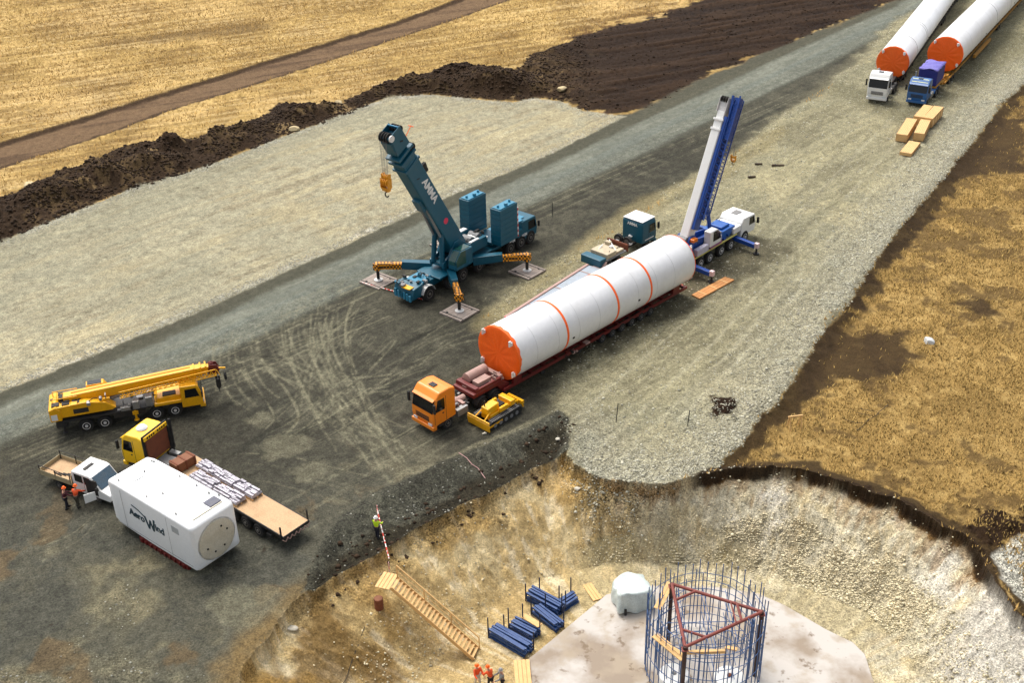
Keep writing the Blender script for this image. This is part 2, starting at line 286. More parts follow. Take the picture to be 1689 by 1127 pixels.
stone += mpit*(.2+.25*wall_r)
# little heaps
lay(sm(h1+.5*n_sml, .32, .5), C(48, 33, 20)); lay(sm(h2+.6*n_sml, .3, .5), C(46, 32, 18))
lay(sm(d_wp, -.2, .2)*(1-mpit), C(200, 196, 180)); stone += sm(d_wp, -.2, .2)
stone = np.clip(stone, 0, 1.0)
col *= (1+.55*n_tny[..., None]*(.6+.6*stone[..., None]))
col = np.clip(col, .006, .85)
# ------------------------------------------------------------------ region id per vertex
reg = np.zeros(X.shape, np.int8)
reg[d_track > 0] = 1; reg[(d_bank > 0)] = 2; reg[mp > .5] = 5; reg[d_light > 0] = 3; reg[mg > .5] = 6; reg[d_road < 3.2] = 4
reg[mf > .5] = 7; reg[mb > .5] = 8; reg[inp] = 9
print('colour done')

def ground_material():
    m = bpy.data.materials.new('ground_surface'); m.use_nodes = True; n = m.node_tree; L = n.links; N = n.nodes.new
    b = n.nodes['Principled BSDF']; b.inputs['Roughness'].default_value = .95; b.inputs['Specular IOR Level'].default_value = .15
    a = N('ShaderNodeVertexColor'); a.layer_name = 'soil'; g = N('ShaderNodeNewGeometry')
    def noise(sc, det=3, ro=.6):
        t = N('ShaderNodeTexNoise'); t.inputs['Scale'].default_value = sc; t.inputs['Detail'].default_value = det; t.inputs['Roughness'].default_value = ro
        L.new(g.outputs['Position'], t.inputs['Vector']); return t
    def mr(src, a0, a1, b0, b1):
        t = N('ShaderNodeMapRange'); L.new(src, t.inputs[0]); t.inputs[1].default_value = a0; t.inputs[2].default_value = a1; t.inputs[3].default_value = b0; t.inputs[4].default_value = b1; return t.outputs[0]
    def math_(op, x, y):
        t = N('ShaderNodeMath'); t.operation = op
        for k, v in ((0, x), (1, y)):
            if isinstance(v, (int, float)): t.inputs[k].default_value = v
            else: L.new(v, t.inputs[k])
        return t.outputs[0]
    n1 = noise(8.0, 4, .8); n2 = noise(1.1, 3)
    vo = N('ShaderNodeTexVoronoi'); vo.inputs['Scale'].default_value = 10; L.new(g.outputs['Position'], vo.inputs['Vector'])
    sep = N('ShaderNodeSeparateColor'); L.new(vo.outputs['Color'], sep.inputs[0])
    grain = mr(n1.outputs['Fac'], .3, .7, .62, 1.38)
    st = math_('MULTIPLY', mr(sep.outputs[0], 0, 1, -.5, .6), a.outputs['Alpha'])
    edge = math_('MULTIPLY', mr(vo.outputs['Distance'], .25, .65, 0, -.45), a.outputs['Alpha'])
    f = math_('ADD', math_('ADD', grain, st), edge)
    f = math_('MULTIPLY', f, mr(n2.outputs['Fac'], .3, .7, .88, 1.12))
    mx = N('ShaderNodeMix'); mx.data_type = 'RGBA'; mx.blend_type = 'MULTIPLY'; mx.inputs[0].default_value = 1
    L.new(a.outputs['Color'], mx.inputs[6]); cb = N('ShaderNodeCombineColor')
    for k in range(3): L.new(f, cb.inputs[k])
    L.new(cb.outputs[0], mx.inputs[7]); L.new(mx.outputs[2], b.inputs['Base Color'])
    bp = N('ShaderNodeBump'); bp.inputs['Strength'].default_value = .7; bp.inputs['Distance'].default_value = .12
    L.new(f, bp.inputs['Height']); L.new(bp.outputs[0], b.inputs['Normal'])
    return m
GM = ground_material()
def structure(name, V, F, Cc):
    me = bpy.data.meshes.new(name); me.vertices.add(len(V)); me.vertices.foreach_set('co', V.astype(np.float32).ravel())
    nf = len(F); me.loops.add(nf*4); me.polygons.add(nf)
    me.loops.foreach_set('vertex_index', F.astype(np.int32).ravel())
    me.polygons.foreach_set('loop_start', np.arange(0, nf*4, 4, dtype=np.int32))
    me.polygons.foreach_set('use_smooth', np.ones(nf, bool))
    me.update(calc_edges=True)
    at_ = me.attributes.new('soil', 'FLOAT_COLOR', 'POINT'); at_.data.foreach_set('color', Cc.astype(np.float32).ravel())
    me.materials.append(GM)
    o = bpy.data.objects.new(name, me); S.collection.objects.link(o); o['kind'] = 'structure'; return o
idx = np.arange(NR*NCc).reshape(NR, NCc)
faces = np.stack([idx[:-1, :-1], idx[:-1, 1:], idx[1:, 1:], idx[1:, :-1]], -1).reshape(-1, 4)
VV = np.stack([X, Y, Z], -1).reshape(-1, 3); CC = np.concatenate([col, stone[..., None]], -1).reshape(-1, 4)
fr = reg[:-1, :-1].reshape(-1)
for k, nm in enumerate(['field', 'dirt_track', 'topsoil_bank', 'gravel_pad', 'road', 'work_pad', 'gravel_embankment', 'grass_field', 'gravel_slope', 'excavation_pit']):
    fs = faces[fr == k]
    if not len(fs): continue
    used, inv = np.unique(fs, return_inverse=True)
    structure(nm, VV[used], inv.reshape(-1, 4), CC[used])
ZG = Z; rowsG = rows; hwG = hw; uG = u
def gz(x, y):                            # ground height under a point
    i = int(np.clip(np.searchsorted(rowsG, y), 1, NR-1)); i = i if abs(rowsG[i]-y) < abs(rowsG[i-1]-y) else i-1
    j = int(np.clip(np.searchsorted(uG, x/hwG[i]), 0, NCc-1)); return float(ZG[i, j])
print('ground built')
# ================================================================== helpers for things
def lin(c): return [((x/255)/12.92 if x/255 < .04045 else ((x/255+.055)/1.055)**2.4) for x in c]
MATS = {}
def mat(name, rgb, rough=.5, metal=0.0, dirt=.25, dirtc=(120, 110, 88), scale=1.2, coat=0.0, bump=0.0, var=.12):
    if name in MATS: return MATS[name]
    m = bpy.data.materials.new(name); m.use_nodes = True; n = m.node_tree; L = n.links; N = n.nodes.new
    b = n.nodes['Principled BSDF']; b.inputs['Roughness'].default_value = rough; b.inputs['Metallic'].default_value = metal
    b.inputs['Coat Weight'].default_value = coat
    tc = N('ShaderNodeTexCoord'); t = N('ShaderNodeTexNoise'); t.inputs['Scale'].default_value = scale; t.inputs['Detail'].default_value = 6; t.inputs['Roughness'].default_value = .65
    L.new(tc.outputs['Object'], t.inputs['Vector'])
    r = N('ShaderNodeMapRange'); r.inputs[1].default_value = .45; r.inputs[2].default_value = .75; r.inputs[3].default_value = 0; r.inputs[4].default_value = dirt
    L.new(t.outputs['Fac'], r.inputs[0])
    mx = N('ShaderNodeMix'); mx.data_type = 'RGBA'; mx.inputs[6].default_value = lin(rgb)+[1]; mx.inputs[7].default_value = lin(dirtc)+[1]; L.new(r.outputs[0], mx.inputs[0])
    t2 = N('ShaderNodeTexNoise'); t2.inputs['Scale'].default_value = scale*9; t2.inputs['Detail'].default_value = 3; L.new(tc.outputs['Object'], t2.inputs['Vector'])
    r2 = N('ShaderNodeMapRange'); r2.inputs[1].default_value = .3; r2.inputs[2].default_value = .7; r2.inputs[3].default_value = 1-var; r2.inputs[4].default_value = 1+var; L.new(t2.outputs['Fac'], r2.inputs[0])
    m2 = N('ShaderNodeMix'); m2.data_type = 'RGBA'; m2.blend_type = 'MULTIPLY'; m2.inputs[0].default_value = 1; L.new(mx.outputs[2], m2.inputs[6])
    cb = N('ShaderNodeCombineColor')
    for k in range(3): L.new(r2.outputs[0], cb.inputs[k])
    L.new(cb.outputs[0], m2.inputs[7]); L.new(m2.outputs[2], b.inputs['Base Color'])
    if bump:
        bp = N('ShaderNodeBump'); bp.inputs['Strength'].default_value = bump; bp.inputs['Distance'].default_value = .05; L.new(t2.outputs['Fac'], bp.inputs['Height']); L.new(bp.outputs[0], b.inputs['Normal'])
    MATS[name] = m; return m
def checker(name, c1, c2, size):
    m = bpy.data.materials.new(name); m.use_nodes = True; n = m.node_tree; b = n.nodes['Principled BSDF']
    tc = n.nodes.new('ShaderNodeTexCoord'); ck = n.nodes.new('ShaderNodeTexChecker'); ck.inputs['Scale'].default_value = 1/size
    mp_ = n.nodes.new('ShaderNodeMapping'); mp_.inputs['Location'].default_value = (.013, .017, .011); mp_.inputs['Rotation'].default_value = (0, 0, 0)
    n.links.new(tc.outputs['Object'], mp_.inputs[0]); n.links.new(mp_.outputs[0], ck.inputs[0])
    ck.inputs[1].default_value = lin(c1)+[1]; ck.inputs[2].default_value = lin(c2)+[1]; n.links.new(ck.outputs[0], b.inputs['Base Color']); b.inputs['Roughness'].default_value = .5
    return m
BLACK = mat('black_rubber', (26, 26, 26), .85, dirt=.35, dirtc=(90, 84, 70)); CHAS = mat('chassis_grey', (34, 33, 32), .7, dirt=.4, dirtc=(88, 78, 62))
GLASS = mat('dark_glass', (14, 18, 22), .08, dirt=.06, var=.02); STEEL = mat('bare_steel', (150, 150, 148), .45, .5, dirt=.3)
RIMW = mat('white_rim', (205, 203, 198), .5, dirt=.3); RIMG = mat('grey_rim', (110, 106, 100), .5, .3, dirt=.4)
WHITE = mat('white_paint', (226, 226, 222), .35, dirt=.10, dirtc=(180, 172, 150), coat=.2, var=.03)
TWHITE = mat('tower_white', (222, 223, 224), .38, dirt=.3, dirtc=(182, 180, 172), scale=.35, var=.025)
ORANGE = mat('orange_paint', (240, 134, 22), .35, dirt=.16, dirtc=(150, 110, 70), coat=.3, var=.05)
CAPOR = mat('orange_tarpaulin', (250, 100, 8), .5, dirt=.15, dirtc=(255, 140, 60), scale=.9, bump=.3, var=.05)
YEL = mat('yellow_paint', (236, 172, 10), .38, dirt=.22, dirtc=(150, 112, 50), var=.08); YELT = mat('truck_yellow', (244, 192, 12), .35, dirt=.15, dirtc=(160, 120, 50), coat=.2, var=.05)
TEAL = mat('teal_paint', (4, 80, 100), .38, dirt=.18, dirtc=(70, 100, 105), var=.08); TEALL = mat('light_teal', (36, 120, 150), .4, dirt=.25, dirtc=(110, 150, 160), var=.06)
BLUE = mat('blue_paint', (14, 62, 140), .38, dirt=.2, dirtc=(70, 90, 120)); BLUET = mat('truck_blue', (18, 88, 150), .35, dirt=.15, coat=.3)
NAVY = mat('navy_tarpaulin', (30, 36, 112), .6, dirt=.25, dirtc=(90, 90, 150), bump=.3); LILAC = mat('faded_tarpaulin', (104, 98, 172), .7, dirt=.3, dirtc=(140, 140, 190), bump=.4)
RED = mat('dark_red_paint', (104, 26, 22), .5, dirt=.45, dirtc=(84, 62, 54)); RUST = mat('rusty_steel', (116, 62, 36), .8, dirt=.6, dirtc=(74, 44, 30), scale=2.5)
OXIDE = mat('red_oxide_primer', (122, 58, 48), .65, dirt=.35, dirtc=(80, 44, 38)); OXD = mat('dark_primed_post', (52, 30, 28), .7, dirt=.3)
WOOD = mat('new_timber', (214, 174, 116), .75, dirt=.35, dirtc=(170, 128, 80), scale=1.6, var=.12); PLY = mat('deck_plywood', (186, 154, 116), .8, dirt=.5, dirtc=(150, 116, 80), scale=1.1, var=.14)
MATW = mat('grey_mat_boards', (150, 138, 128), .85, dirt=.6, dirtc=(112, 96, 84), scale=1.8, var=.2); GREY = mat('grey_paint', (120, 120, 120), .6, dirt=.3); PINKG = mat('dusty_pink_steel', (168, 136, 126), .6, dirt=.4)
BLUEG = mat('pale_blue_deck', (150, 160, 170), .6, dirt=.4); SAND = mat('sand_concrete', (186, 172, 146), .8, dirt=.4); REB = mat('blue_grey_rebar', (62, 94, 140), .6, .2, dirt=.4, dirtc=(96, 84, 76), scale=3)
RACK = mat('blue_rack_paint', (22, 62, 116), .5, dirt=.35, dirtc=(90, 110, 140), scale=3, var=.25); FOIL = mat('silver_foil_wrap', (178, 174, 182), .3, .35, dirt=.9, dirtc=(96, 90, 96), scale=2.2, bump=.8, var=.3)
BROWN = mat('brown_box_board', (122, 72, 40), .7, dirt=.4, dirtc=(90, 56, 36)); CREAM = mat('cream_panel', (198, 192, 174), .6, dirt=.5, dirtc=(168, 156, 124), scale=1.4)
CONC = mat('concrete', (206, 198, 186), .85, dirt=.85, dirtc=(170, 154, 132), scale=.35, var=.1, bump=.2); TARPG = mat('pale_green_sheet', (196, 206, 202), .6, dirt=.5, dirtc=(146, 158, 152), bump=.6)
OCK = checker('orange_black_chequer', (232, 150, 20), (30, 26, 14), .22); RWH = checker('red_white_chequer', (200, 60, 40), (230, 222, 214), .28)
HOOKY = mat('hook_yellow', (222, 150, 20), .4, dirt=.25, dirtc=(60, 44, 20), scale=3); LAMP = mat('lamp_glass', (210, 214, 214), .15, dirt=.1); AMBER = mat('amber_lens', (230, 120, 20), .2)
SKIN = mat('skin', (188, 138, 110), .6, dirt=.1); HIVO = mat('orange_workwear', (226, 84, 34), .8, dirt=.2); HIVY = mat('yellow_green_vest', (190, 226, 30), .8, dirt=.1); DARKC = mat('dark_navy_cloth', (24, 26, 40), .85, dirt=.2); DKRED = mat('dark_red_cloth', (74, 24, 36), .85, dirt=.2)
REFL = mat('silver_reflective_strip', (214, 214, 206), .3); HELW = mat('white_helmet', (236, 236, 232), .3); BOOT = mat('black_boots', (22, 20, 20), .7)
SPLIT = {'cradle', 'stake', 'support_leg', 'cable_bracket', 'boom_top_gear', 'bolt_hole', 'roof_stud', 'tail_light', 'rear_hydraulics', 'winch_drum', 'sheave', 'roof_equipment',
         'engine_housing', 'fuel_tank', 'counterweight_top', 'support_pad', 'toolbox', 'roller', 'fender_tank', 'step', 'ballast_slab', 'loose_pipe', 'underbody_box', 'superstructure', 'housing_cover',
         'hydraulic_unit', 'engine_gear', 'cab_glass', 'skid', 'cross_bar', 'headboard_post', 'lifting_lug', 'sign_marks', 'hoop_rail', 'cleat', 'pallet_base', 'jib_bracket', 'strap', 'engine_hood'}
class MB:
    def __init__(s): s.v = []; s.f = []; s.m = []
    def add(s, vs, fs, mi=0, M=None):
        k = len(s.v)
        for p in vs:
            p = Vector(p); s.v.append(M @ p if M is not None else p)
        for f in fs: s.f.append([i+k for i in f]); s.m.append(mi)
        return s
    def box(s, x0, x1, y0, y1, z0, z1, mi=0, M=None):
        return s.add([(x0,y0,z0),(x1,y0,z0),(x1,y1,z0),(x0,y1,z0),(x0,y0,z1),(x1,y0,z1),(x1,y1,z1),(x0,y1,z1)],
                     [(3,2,1,0),(4,5,6,7),(0,1,5,4),(1,2,6,5),(2,3,7,6),(3,0,4,7)], mi, M)
    def prism(s, prof, y0, y1, mi=0, M=None, top=None):    # side profile (x, z) pushed across y; top = second profile for y1/y0 inset
        n = len(prof); vs = [(x, y0, z) for x, z in prof]+[(x, y1, z) for x, z in prof]
        return s.add(vs, [tuple(range(n))[::-1]*1, tuple(range(n, 2*n))]+[(i, (i+1) % n, n+(i+1) % n, n+i) for i in range(n)], mi, M)
    def cyl(s, p0, p1, r, n=16, mi=0, r1=None, cap=True, M=None):
        p0 = Vector(p0); p1 = Vector(p1); r1 = r if r1 is None else r1; d = (p1-p0).normalized()
        a = d.orthogonal().normalized(); b = d.cross(a)
        if abs(d.x) > .999: a, b = Vector((0, 1, 0)), Vector((0, 0, 1))
        vs = []
        for q, rr in ((p0, r), (p1, r1)):
            for i in range(n): t = 2*math.pi*i/n; vs.append(q+a*math.cos(t)*rr+b*math.sin(t)*rr)
        fs = [(i, (i+1) % n, n+(i+1) % n, n+i) for i in range(n)]
        if cap: fs += [tuple(range(n))[::-1], tuple(range(n, 2*n))]
        return s.add(vs, fs, mi, M)
    def tube(s, pts, r, n=8, mi=0):
        for a, b in zip(pts[:-1], pts[1:]): s.cyl(a, b, r, n, mi)
        return s
    def beam(s, a, b, w, h, mi=0, w1=None, h1=None, up=Vector((0, 0, 1)), off=(0, 0)):   # square bar from a to b
        a = Vector(a); b = Vector(b); d = (b-a).normalized(); sd_ = d.cross(up)
        if sd_.length < 1e-3: sd_ = Vector((0, 1, 0))
        sd_.normalize(); u_ = sd_.cross(d); w1 = w if w1 is None else w1; h1 = h if h1 is None else h1; vs = []
        for q, ww, hh in ((a, w, h), (b, w1, h1)):
            for i, j in ((-1, -1), (1, -1), (1, 1), (-1, 1)): vs.append(q+sd_*(i*ww/2+off[0])+u_*(j*hh/2+off[1]))
        return s.add(vs, [(3,2,1,0),(4,5,6,7),(0,1,5,4),(1,2,6,5),(2,3,7,6),(3,0,4,7)], mi)
    def lathe(s, prof, n, axis='x', mi=0, c=(0, 0, 0)):    # profile (along axis, radius)
        vs = []
        for t, r in prof:
            for i in range(n):
                a = 2*math.pi*i/n; p = (t, math.cos(a)*r, math.sin(a)*r) if axis == 'x' else ((math.cos(a)*r, t, math.sin(a)*r) if axis == 'y' else (math.cos(a)*r, math.sin(a)*r, t))
                vs.append((p[0]+c[0], p[1]+c[1], p[2]+c[2]))
        k = len(prof); fs = [(j*n+i, j*n+(i+1) % n, (j+1)*n+(i+1) % n, (j+1)*n+i) for j in range(k-1) for i in range(n)]
        fs += [tuple(range(n))[::-1], tuple(range((k-1)*n, k*n))]
        return s.add(vs, fs, mi)
    def mesh(s, name, mats, smooth=False):
        me = bpy.data.meshes.new(name); me.from_pydata([tuple(v) for v in s.v], [], s.f); me.polygons.foreach_set('material_index', s.m)
        for m_ in (mats if isinstance(mats, (list, tuple)) else [mats]): me.materials.append(m_)
        bm = bmesh.new(); bm.from_mesh(me); bmesh.ops.recalc_face_normals(bm, faces=bm.faces)
        if smooth:
            for f in bm.faces: f.smooth = True
            for e in bm.edges:
                if len(e.link_faces) == 2 and e.calc_face_angle(0) > .7: e.smooth = False
        bm.to_mesh(me); bm.free(); return me
    def build(s, name, mats, parent=None, smooth=False, bevel=0):
        if name in SPLIT and len(s.f):
            par = list(range(len(s.v)))
            def fd(i):
                while par[i] != i: par[i] = par[par[i]]; i = par[i]
                return i
            for f in s.f:
                for q in f[1:]: par[fd(q)] = fd(f[0])
            gr = {}
            for f, m_ in zip(s.f, s.m): gr.setdefault(fd(f[0]), []).append((f, m_))
            if len(gr) > 1:
                o = None
                for fs in gr.values():
                    k = MB(); ids = sorted({i for f, _ in fs for i in f}); mp = {i: j for j, i in enumerate(ids)}
                    k.add([s.v[i] for i in ids], [[mp[i] for i in f] for f, _ in fs]); k.m = [m_ for _, m_ in fs]; o = k._build(name, mats, parent, smooth, bevel)
                return o
        return s._build(name, mats, parent, smooth, bevel)
    def _build(s, name, mats, parent=None, smooth=False, bevel=0):
        o = bpy.data.objects.new(name, s.mesh(name, mats, smooth)); S.collection.objects.link(o)
        if parent is not None: o.parent = parent
        if bevel:
            b = o.modifiers.new('bevel', 'BEVEL'); b.width = bevel; b.segments = 2; b.limit_method = 'ANGLE'; b.angle_limit = R(40)
        return o
def thing(name, label, cat, x, y, deg=0, group=None, z=None):
    o = bpy.data.objects.new(name, None); S.collection.objects.link(o); o.empty_display_size = .3
    o.location = (x, y, gz(x, y) if z is None else z); o.rotation_euler = (0, 0, R(deg)); o['label'] = label; o['category'] = cat
    if group: o['group'] = group
    return o
def tag(o, label, cat, group=None, kind=None):
    o['label'] = label; o['category'] = cat
    if group: o['group'] = group
    if kind: o['kind'] = kind
    return o
def bx(name, m_, par, x0, x1, y0, y1, z0, z1, bevel=.02): return MB().box(x0, x1, y0, y1, z0, z1).build(name, m_, par, bevel=bevel)
_wh = {}
def wheel(par, x, y, r=.5, w=.32, rim=RIMG, name='wheel'):
    k = (r, w, rim.name); out = 1 if y > 0 else -1
    if k not in _wh:
        t = MB().lathe([(-w/2, r*.55), (-w/2, r*.9), (-w/2*.7, r), (w/2*.7, r), (w/2, r*.9), (w/2, r*.55)], 24, 'y').mesh('wheel', BLACK, True)
        q = MB().lathe([(w/2-.06, r*.56), (w/2+.012, r*.56), (w/2+.012, r*.48), (w/2-.05, r*.40), (w/2-.05, r*.24), (w/2+.05, r*.2), (w/2+.05, r*.05)], 18, 'y').mesh('rim', rim, False)
        _wh[k] = (t, q)
    o = bpy.data.objects.new(name, _wh[k][0]); S.collection.objects.link(o); o.parent = par; o.location = (x, y, r-.02)
    if out < 0: o.rotation_euler = (0, 0, math.pi)
    q = bpy.data.objects.new('rim', _wh[k][1]); S.collection.objects.link(q); q.parent = o
    return o
def axles(par, xs, track, r=.5, w=.32, rim=RIMG, dual=()):
    for x in xs:
        for sgn in (-1, 1): wheel(par, x, sgn*track/2, r, (w*1.9 if x in dual else w), rim)
def cab(par, xf, Lc, W_, z0, z1, paint, name='cab', slope=.35, win=True, visor=True, roofm=None, hatch=True, stripe=None, M=None):
    """forward-control lorry cab: shell with windscreen, doors, mirrors, lights, grille, bumper"""
    h = z1-z0; a = (xf+.02, z0+h*.40); b = (xf-slope*.55, z1-h*.16); c = (xf-slope*1.4, z1)
    prof = [(xf-Lc, z0+.15), (xf-.05, z0+.0), (xf+.04, z0+h*.2), a, b, c, (xf-Lc*.75, z1+.04), (xf-Lc, z1-.12)]
    p = MB().prism(prof, -W_/2, W_/2).build(name, paint, par, bevel=.12)
    def sl(t): return (a[0]+(b[0]-a[0])*t, a[1]+(b[1]-a[1])*t)
    if win:
        g = MB(); q0 = sl(.06); q1 = sl(.98); nx, nz = (b[1]-a[1]), -(b[0]-a[0]); l = math.hypot(nx, nz); nx, nz = nx/l*.03, nz/l*.03
        g.prism([(q0[0]-nx, q0[1]-nz), (q0[0]+nx, q0[1]+nz), (q1[0]+nx, q1[1]+nz), (q1[0]-nx, q1[1]-nz)], -W_/2+.1, W_/2-.1)
        g.build('windscreen', GLASS, par, bevel=.015)
        for s_ in (-1, 1):
            y = s_*W_/2
            MB().prism([(xf-.22, z0+h*.45), (xf-.22-slope*.5, z1-h*.2), (xf-min(1.15, Lc*.6), z1-h*.2), (xf-min(1.15, Lc*.6), z0+h*.45)], y-.02, y+.02).build('side_window', GLASS, par)
            d_ = MB().box(xf-min(1.3, Lc*.68), xf-min(1.27, Lc*.66), y-.008, y+.008, z0+.2, z1-h*.15); d_.box(xf-.14, xf-.11, y-.008, y+.008, z0+.25, z0+h*.42); d_.box(xf-1.05, xf-.9, y-.03, y+.03, z0+h*.33, z0+h*.36); d_.build('door_seam', CHAS, par)
            mr_ = MB().box(xf-.02, xf+.12, y+s_*.2-.1, y+s_*.2+.1, z0+h*.5, z0+h*.78); mr_.beam((xf-.1, y, z0+h*.7), (xf+.05, y+s_*.2, z0+h*.7), .03, .03); mr_.build('mirror', BLACK, par, bevel=.02)
            MB().box(xf-.02, xf+.07, s_*(W_/2-.42)-.2, s_*(W_/2-.42)+.2, z0+.08, z0+.26).build('headlight', LAMP, par, bevel=.02)
        gr = MB()
        for k in range(4): gr.box(xf+.02, xf+.06, -W_*.3, W_*.3, z0+.42+k*.11, z0+.48+k*.11)
        gr.build('grille', CHAS, par)
    MB().box(xf-.3, xf+.10, -W_/2, W_/2, z0-.28, z0+.06).build('bumper', paint if stripe is None else stripe, par, bevel=.05)
    if visor: MB().prism([(b[0]-.02, b[1]+.02), (b[0]+.22, b[1]-.10), (b[0]+.22, b[1]-.14), (b[0]-.02, b[1]-.04)], -W_/2+.1, W_/2-.1).build('sun_visor', paint, par)
    if hatch: MB().box(xf-Lc*.62, xf-Lc*.62+.45, -.3, .3, z1+.02, z1+.09).build('roof_hatch', GLASS, par, bevel=.02)
    st = MB()
    for s_ in (-1, 1): st.box(xf-.95, xf-.5, s_*W_/2-.06, s_*W_/2+.04, z0-.1, z0+.04)
    st.build('step', CHAS, par)
    return p
def chassis(par, x0, x1, z0=.75, z1=1.0, name='chassis'):
    c = MB()
    for y in (-.43, .43): c.box(x0, x1, y-.06, y+.06, z0, z1)
    x = x0+.1
    while x < x1: c.box(x, x+.1, -.369, .369, z0+.04, z1-.04); x += .9
    c.cyl((x0+.2, 0, z0-.05), (x1-.4, 0, z0-.02), .07, 8)
    return c.build(name, CHAS, par)
def fenders(par, xs, track, r, m_, w=.4):
    for x in xs:
        for s_ in (-1, 1):
            f = MB(); n = 7; rr = r+.10; y = s_*track/2
            for k in range(n):
                a0 = math.pi*(.06+.88*k/n); a1 = math.pi*(.06+.88*(k+1)/n)
                p = lambda a, q: (x+math.cos(a)*q, r+math.sin(a)*q)
                f.prism([p(a0, rr), p(a1, rr), p(a1, rr+.03), p(a0, rr+.03)], y-w/2, y+w/2)
            f.build('mudguard', m_, par)
def hook_block(par, x, y, z_top, z, r=.32, scale=1, m_=HOOKY, n=4):
    c = MB()
    for k in range(n):
        a = (k-(n-1)/2)*.16*scale; c.cyl((x+.03*(k % 2), y+a, z_top), (x+.02*(k % 2), y+a*.8, z+.9*scale), .018, 5)
    c.build('hoist_rope', GREY, par)
    h = MB()
    for k in (-1.5, -.5, .5, 1.5): h.cyl((x, y+k*.2*scale-.05, z+.75*scale), (x, y+k*.2*scale+.05, z+.75*scale), r*scale, 16)
    h.box(x-.26*scale, x+.26*scale, y-.46*scale, y-.38*scale, z+.2*scale, z+1.1*scale); h.box(x-.26*scale, x+.26*scale, y+.38*scale, y+.46*scale, z+.2*scale, z+1.1*scale)
    h.prism([(x-.3*scale, z+.25*scale), (x+.3*scale, z+.25*scale), (x+.14*scale, z-.1*scale), (x-.14*scale, z-.1*scale)], y-.36*scale, y+.36*scale)
    b = h.build('hook_block', m_, par, bevel=.02)
    k = MB(); pts = []
    for i in range(9):
        a = R(90-i*32); pts.append((x, y+math.cos(a)*.2*scale, z-.42*scale+math.sin(a)*.22*scale))
    k.cyl((x, y, z-.1*scale), (x, y, z-.22*scale), .06*scale, 8); k.tube(pts, .055*scale, 8); q = k.build('hook', BLACK, b); return b
def text(par, s_, size, M_, m_, name='lettering', ext=.012, shear=0.0, bold=.0):
    cu = bpy.data.curves.new(name, 'FONT'); cu.body = s_; cu.size = size; cu.extrude = ext; cu.align_x = 'CENTER'; cu.align_y = 'CENTER'; cu.shear = shear; cu.offset = bold
    t = bpy.data.objects.new('tmp', cu); S.collection.objects.link(t); dg = bpy.context.evaluated_depsgraph_get(); dg.update()
    me = bpy.data.meshes.new_from_object(t.evaluated_get(dg)); bpy.data.objects.remove(t); me.materials.clear(); me.materials.append(m_); me.name = name
    o = bpy.data.objects.new(name, me); S.collection.objects.link(o); o.parent = par; o.matrix_local = M_; return o
def clutter(par, x0, x1, y0, y1, z0, z1, n, mats_, seed=0, sc=1.0):
    """small fittings that cover real machinery: valve blocks, pipes, hoses, brackets"""
    rs = random.Random(seed)
    for i in range(n):
        x, y, z = rs.uniform(x0, x1), rs.uniform(y0, y1), rs.uniform(z0, z1); m_ = rs.choice(mats_); k = MB(); q = rs.random()
        if q < .4:
            a, b, c = [rs.uniform(.08, .26)*sc for _ in range(3)]; k.box(x-a, x+a, y-b, y+b, z, z+c); k.build('valve_block', m_, par, bevel=.015)
        elif q < .7:
            d = Vector((rs.choice((-1, 1))*rs.uniform(.3, .9), rs.uniform(-.3, .3), rs.uniform(-.1, .15)))*sc; p = Vector((x, y, z+.1)); k.tube([p, p+d*.5+Vector((0, 0, .12)), p+d], .035*sc, 6); k.build('hose', BLACK if rs.random() < .6 else m_, par)
        elif q < .85: k.cyl((x, y-.15*sc, z+.1), (x, y+.2*sc, z+.1), .12*sc, 10); k.build('filter_can', m_, par)
        else: k.box(x-.03, x+.03, y-.2*sc, y+.2*sc, z, z+.3*sc); k.build('bracket', m_, par)
def frame(pos, xdir, ydir):                 # matrix whose x runs along xdir, y along ydir
    x = Vector(xdir).normalized(); y = Vector(ydir); z = x.cross(y).normalized(); y = z.cross(x)
    return Matrix(((x.x, y.x, z.x, pos[0]), (x.y, y.y, z.y, pos[1]), (x.z, y.z, z.z, pos[2]), (0, 0, 0, 1)))

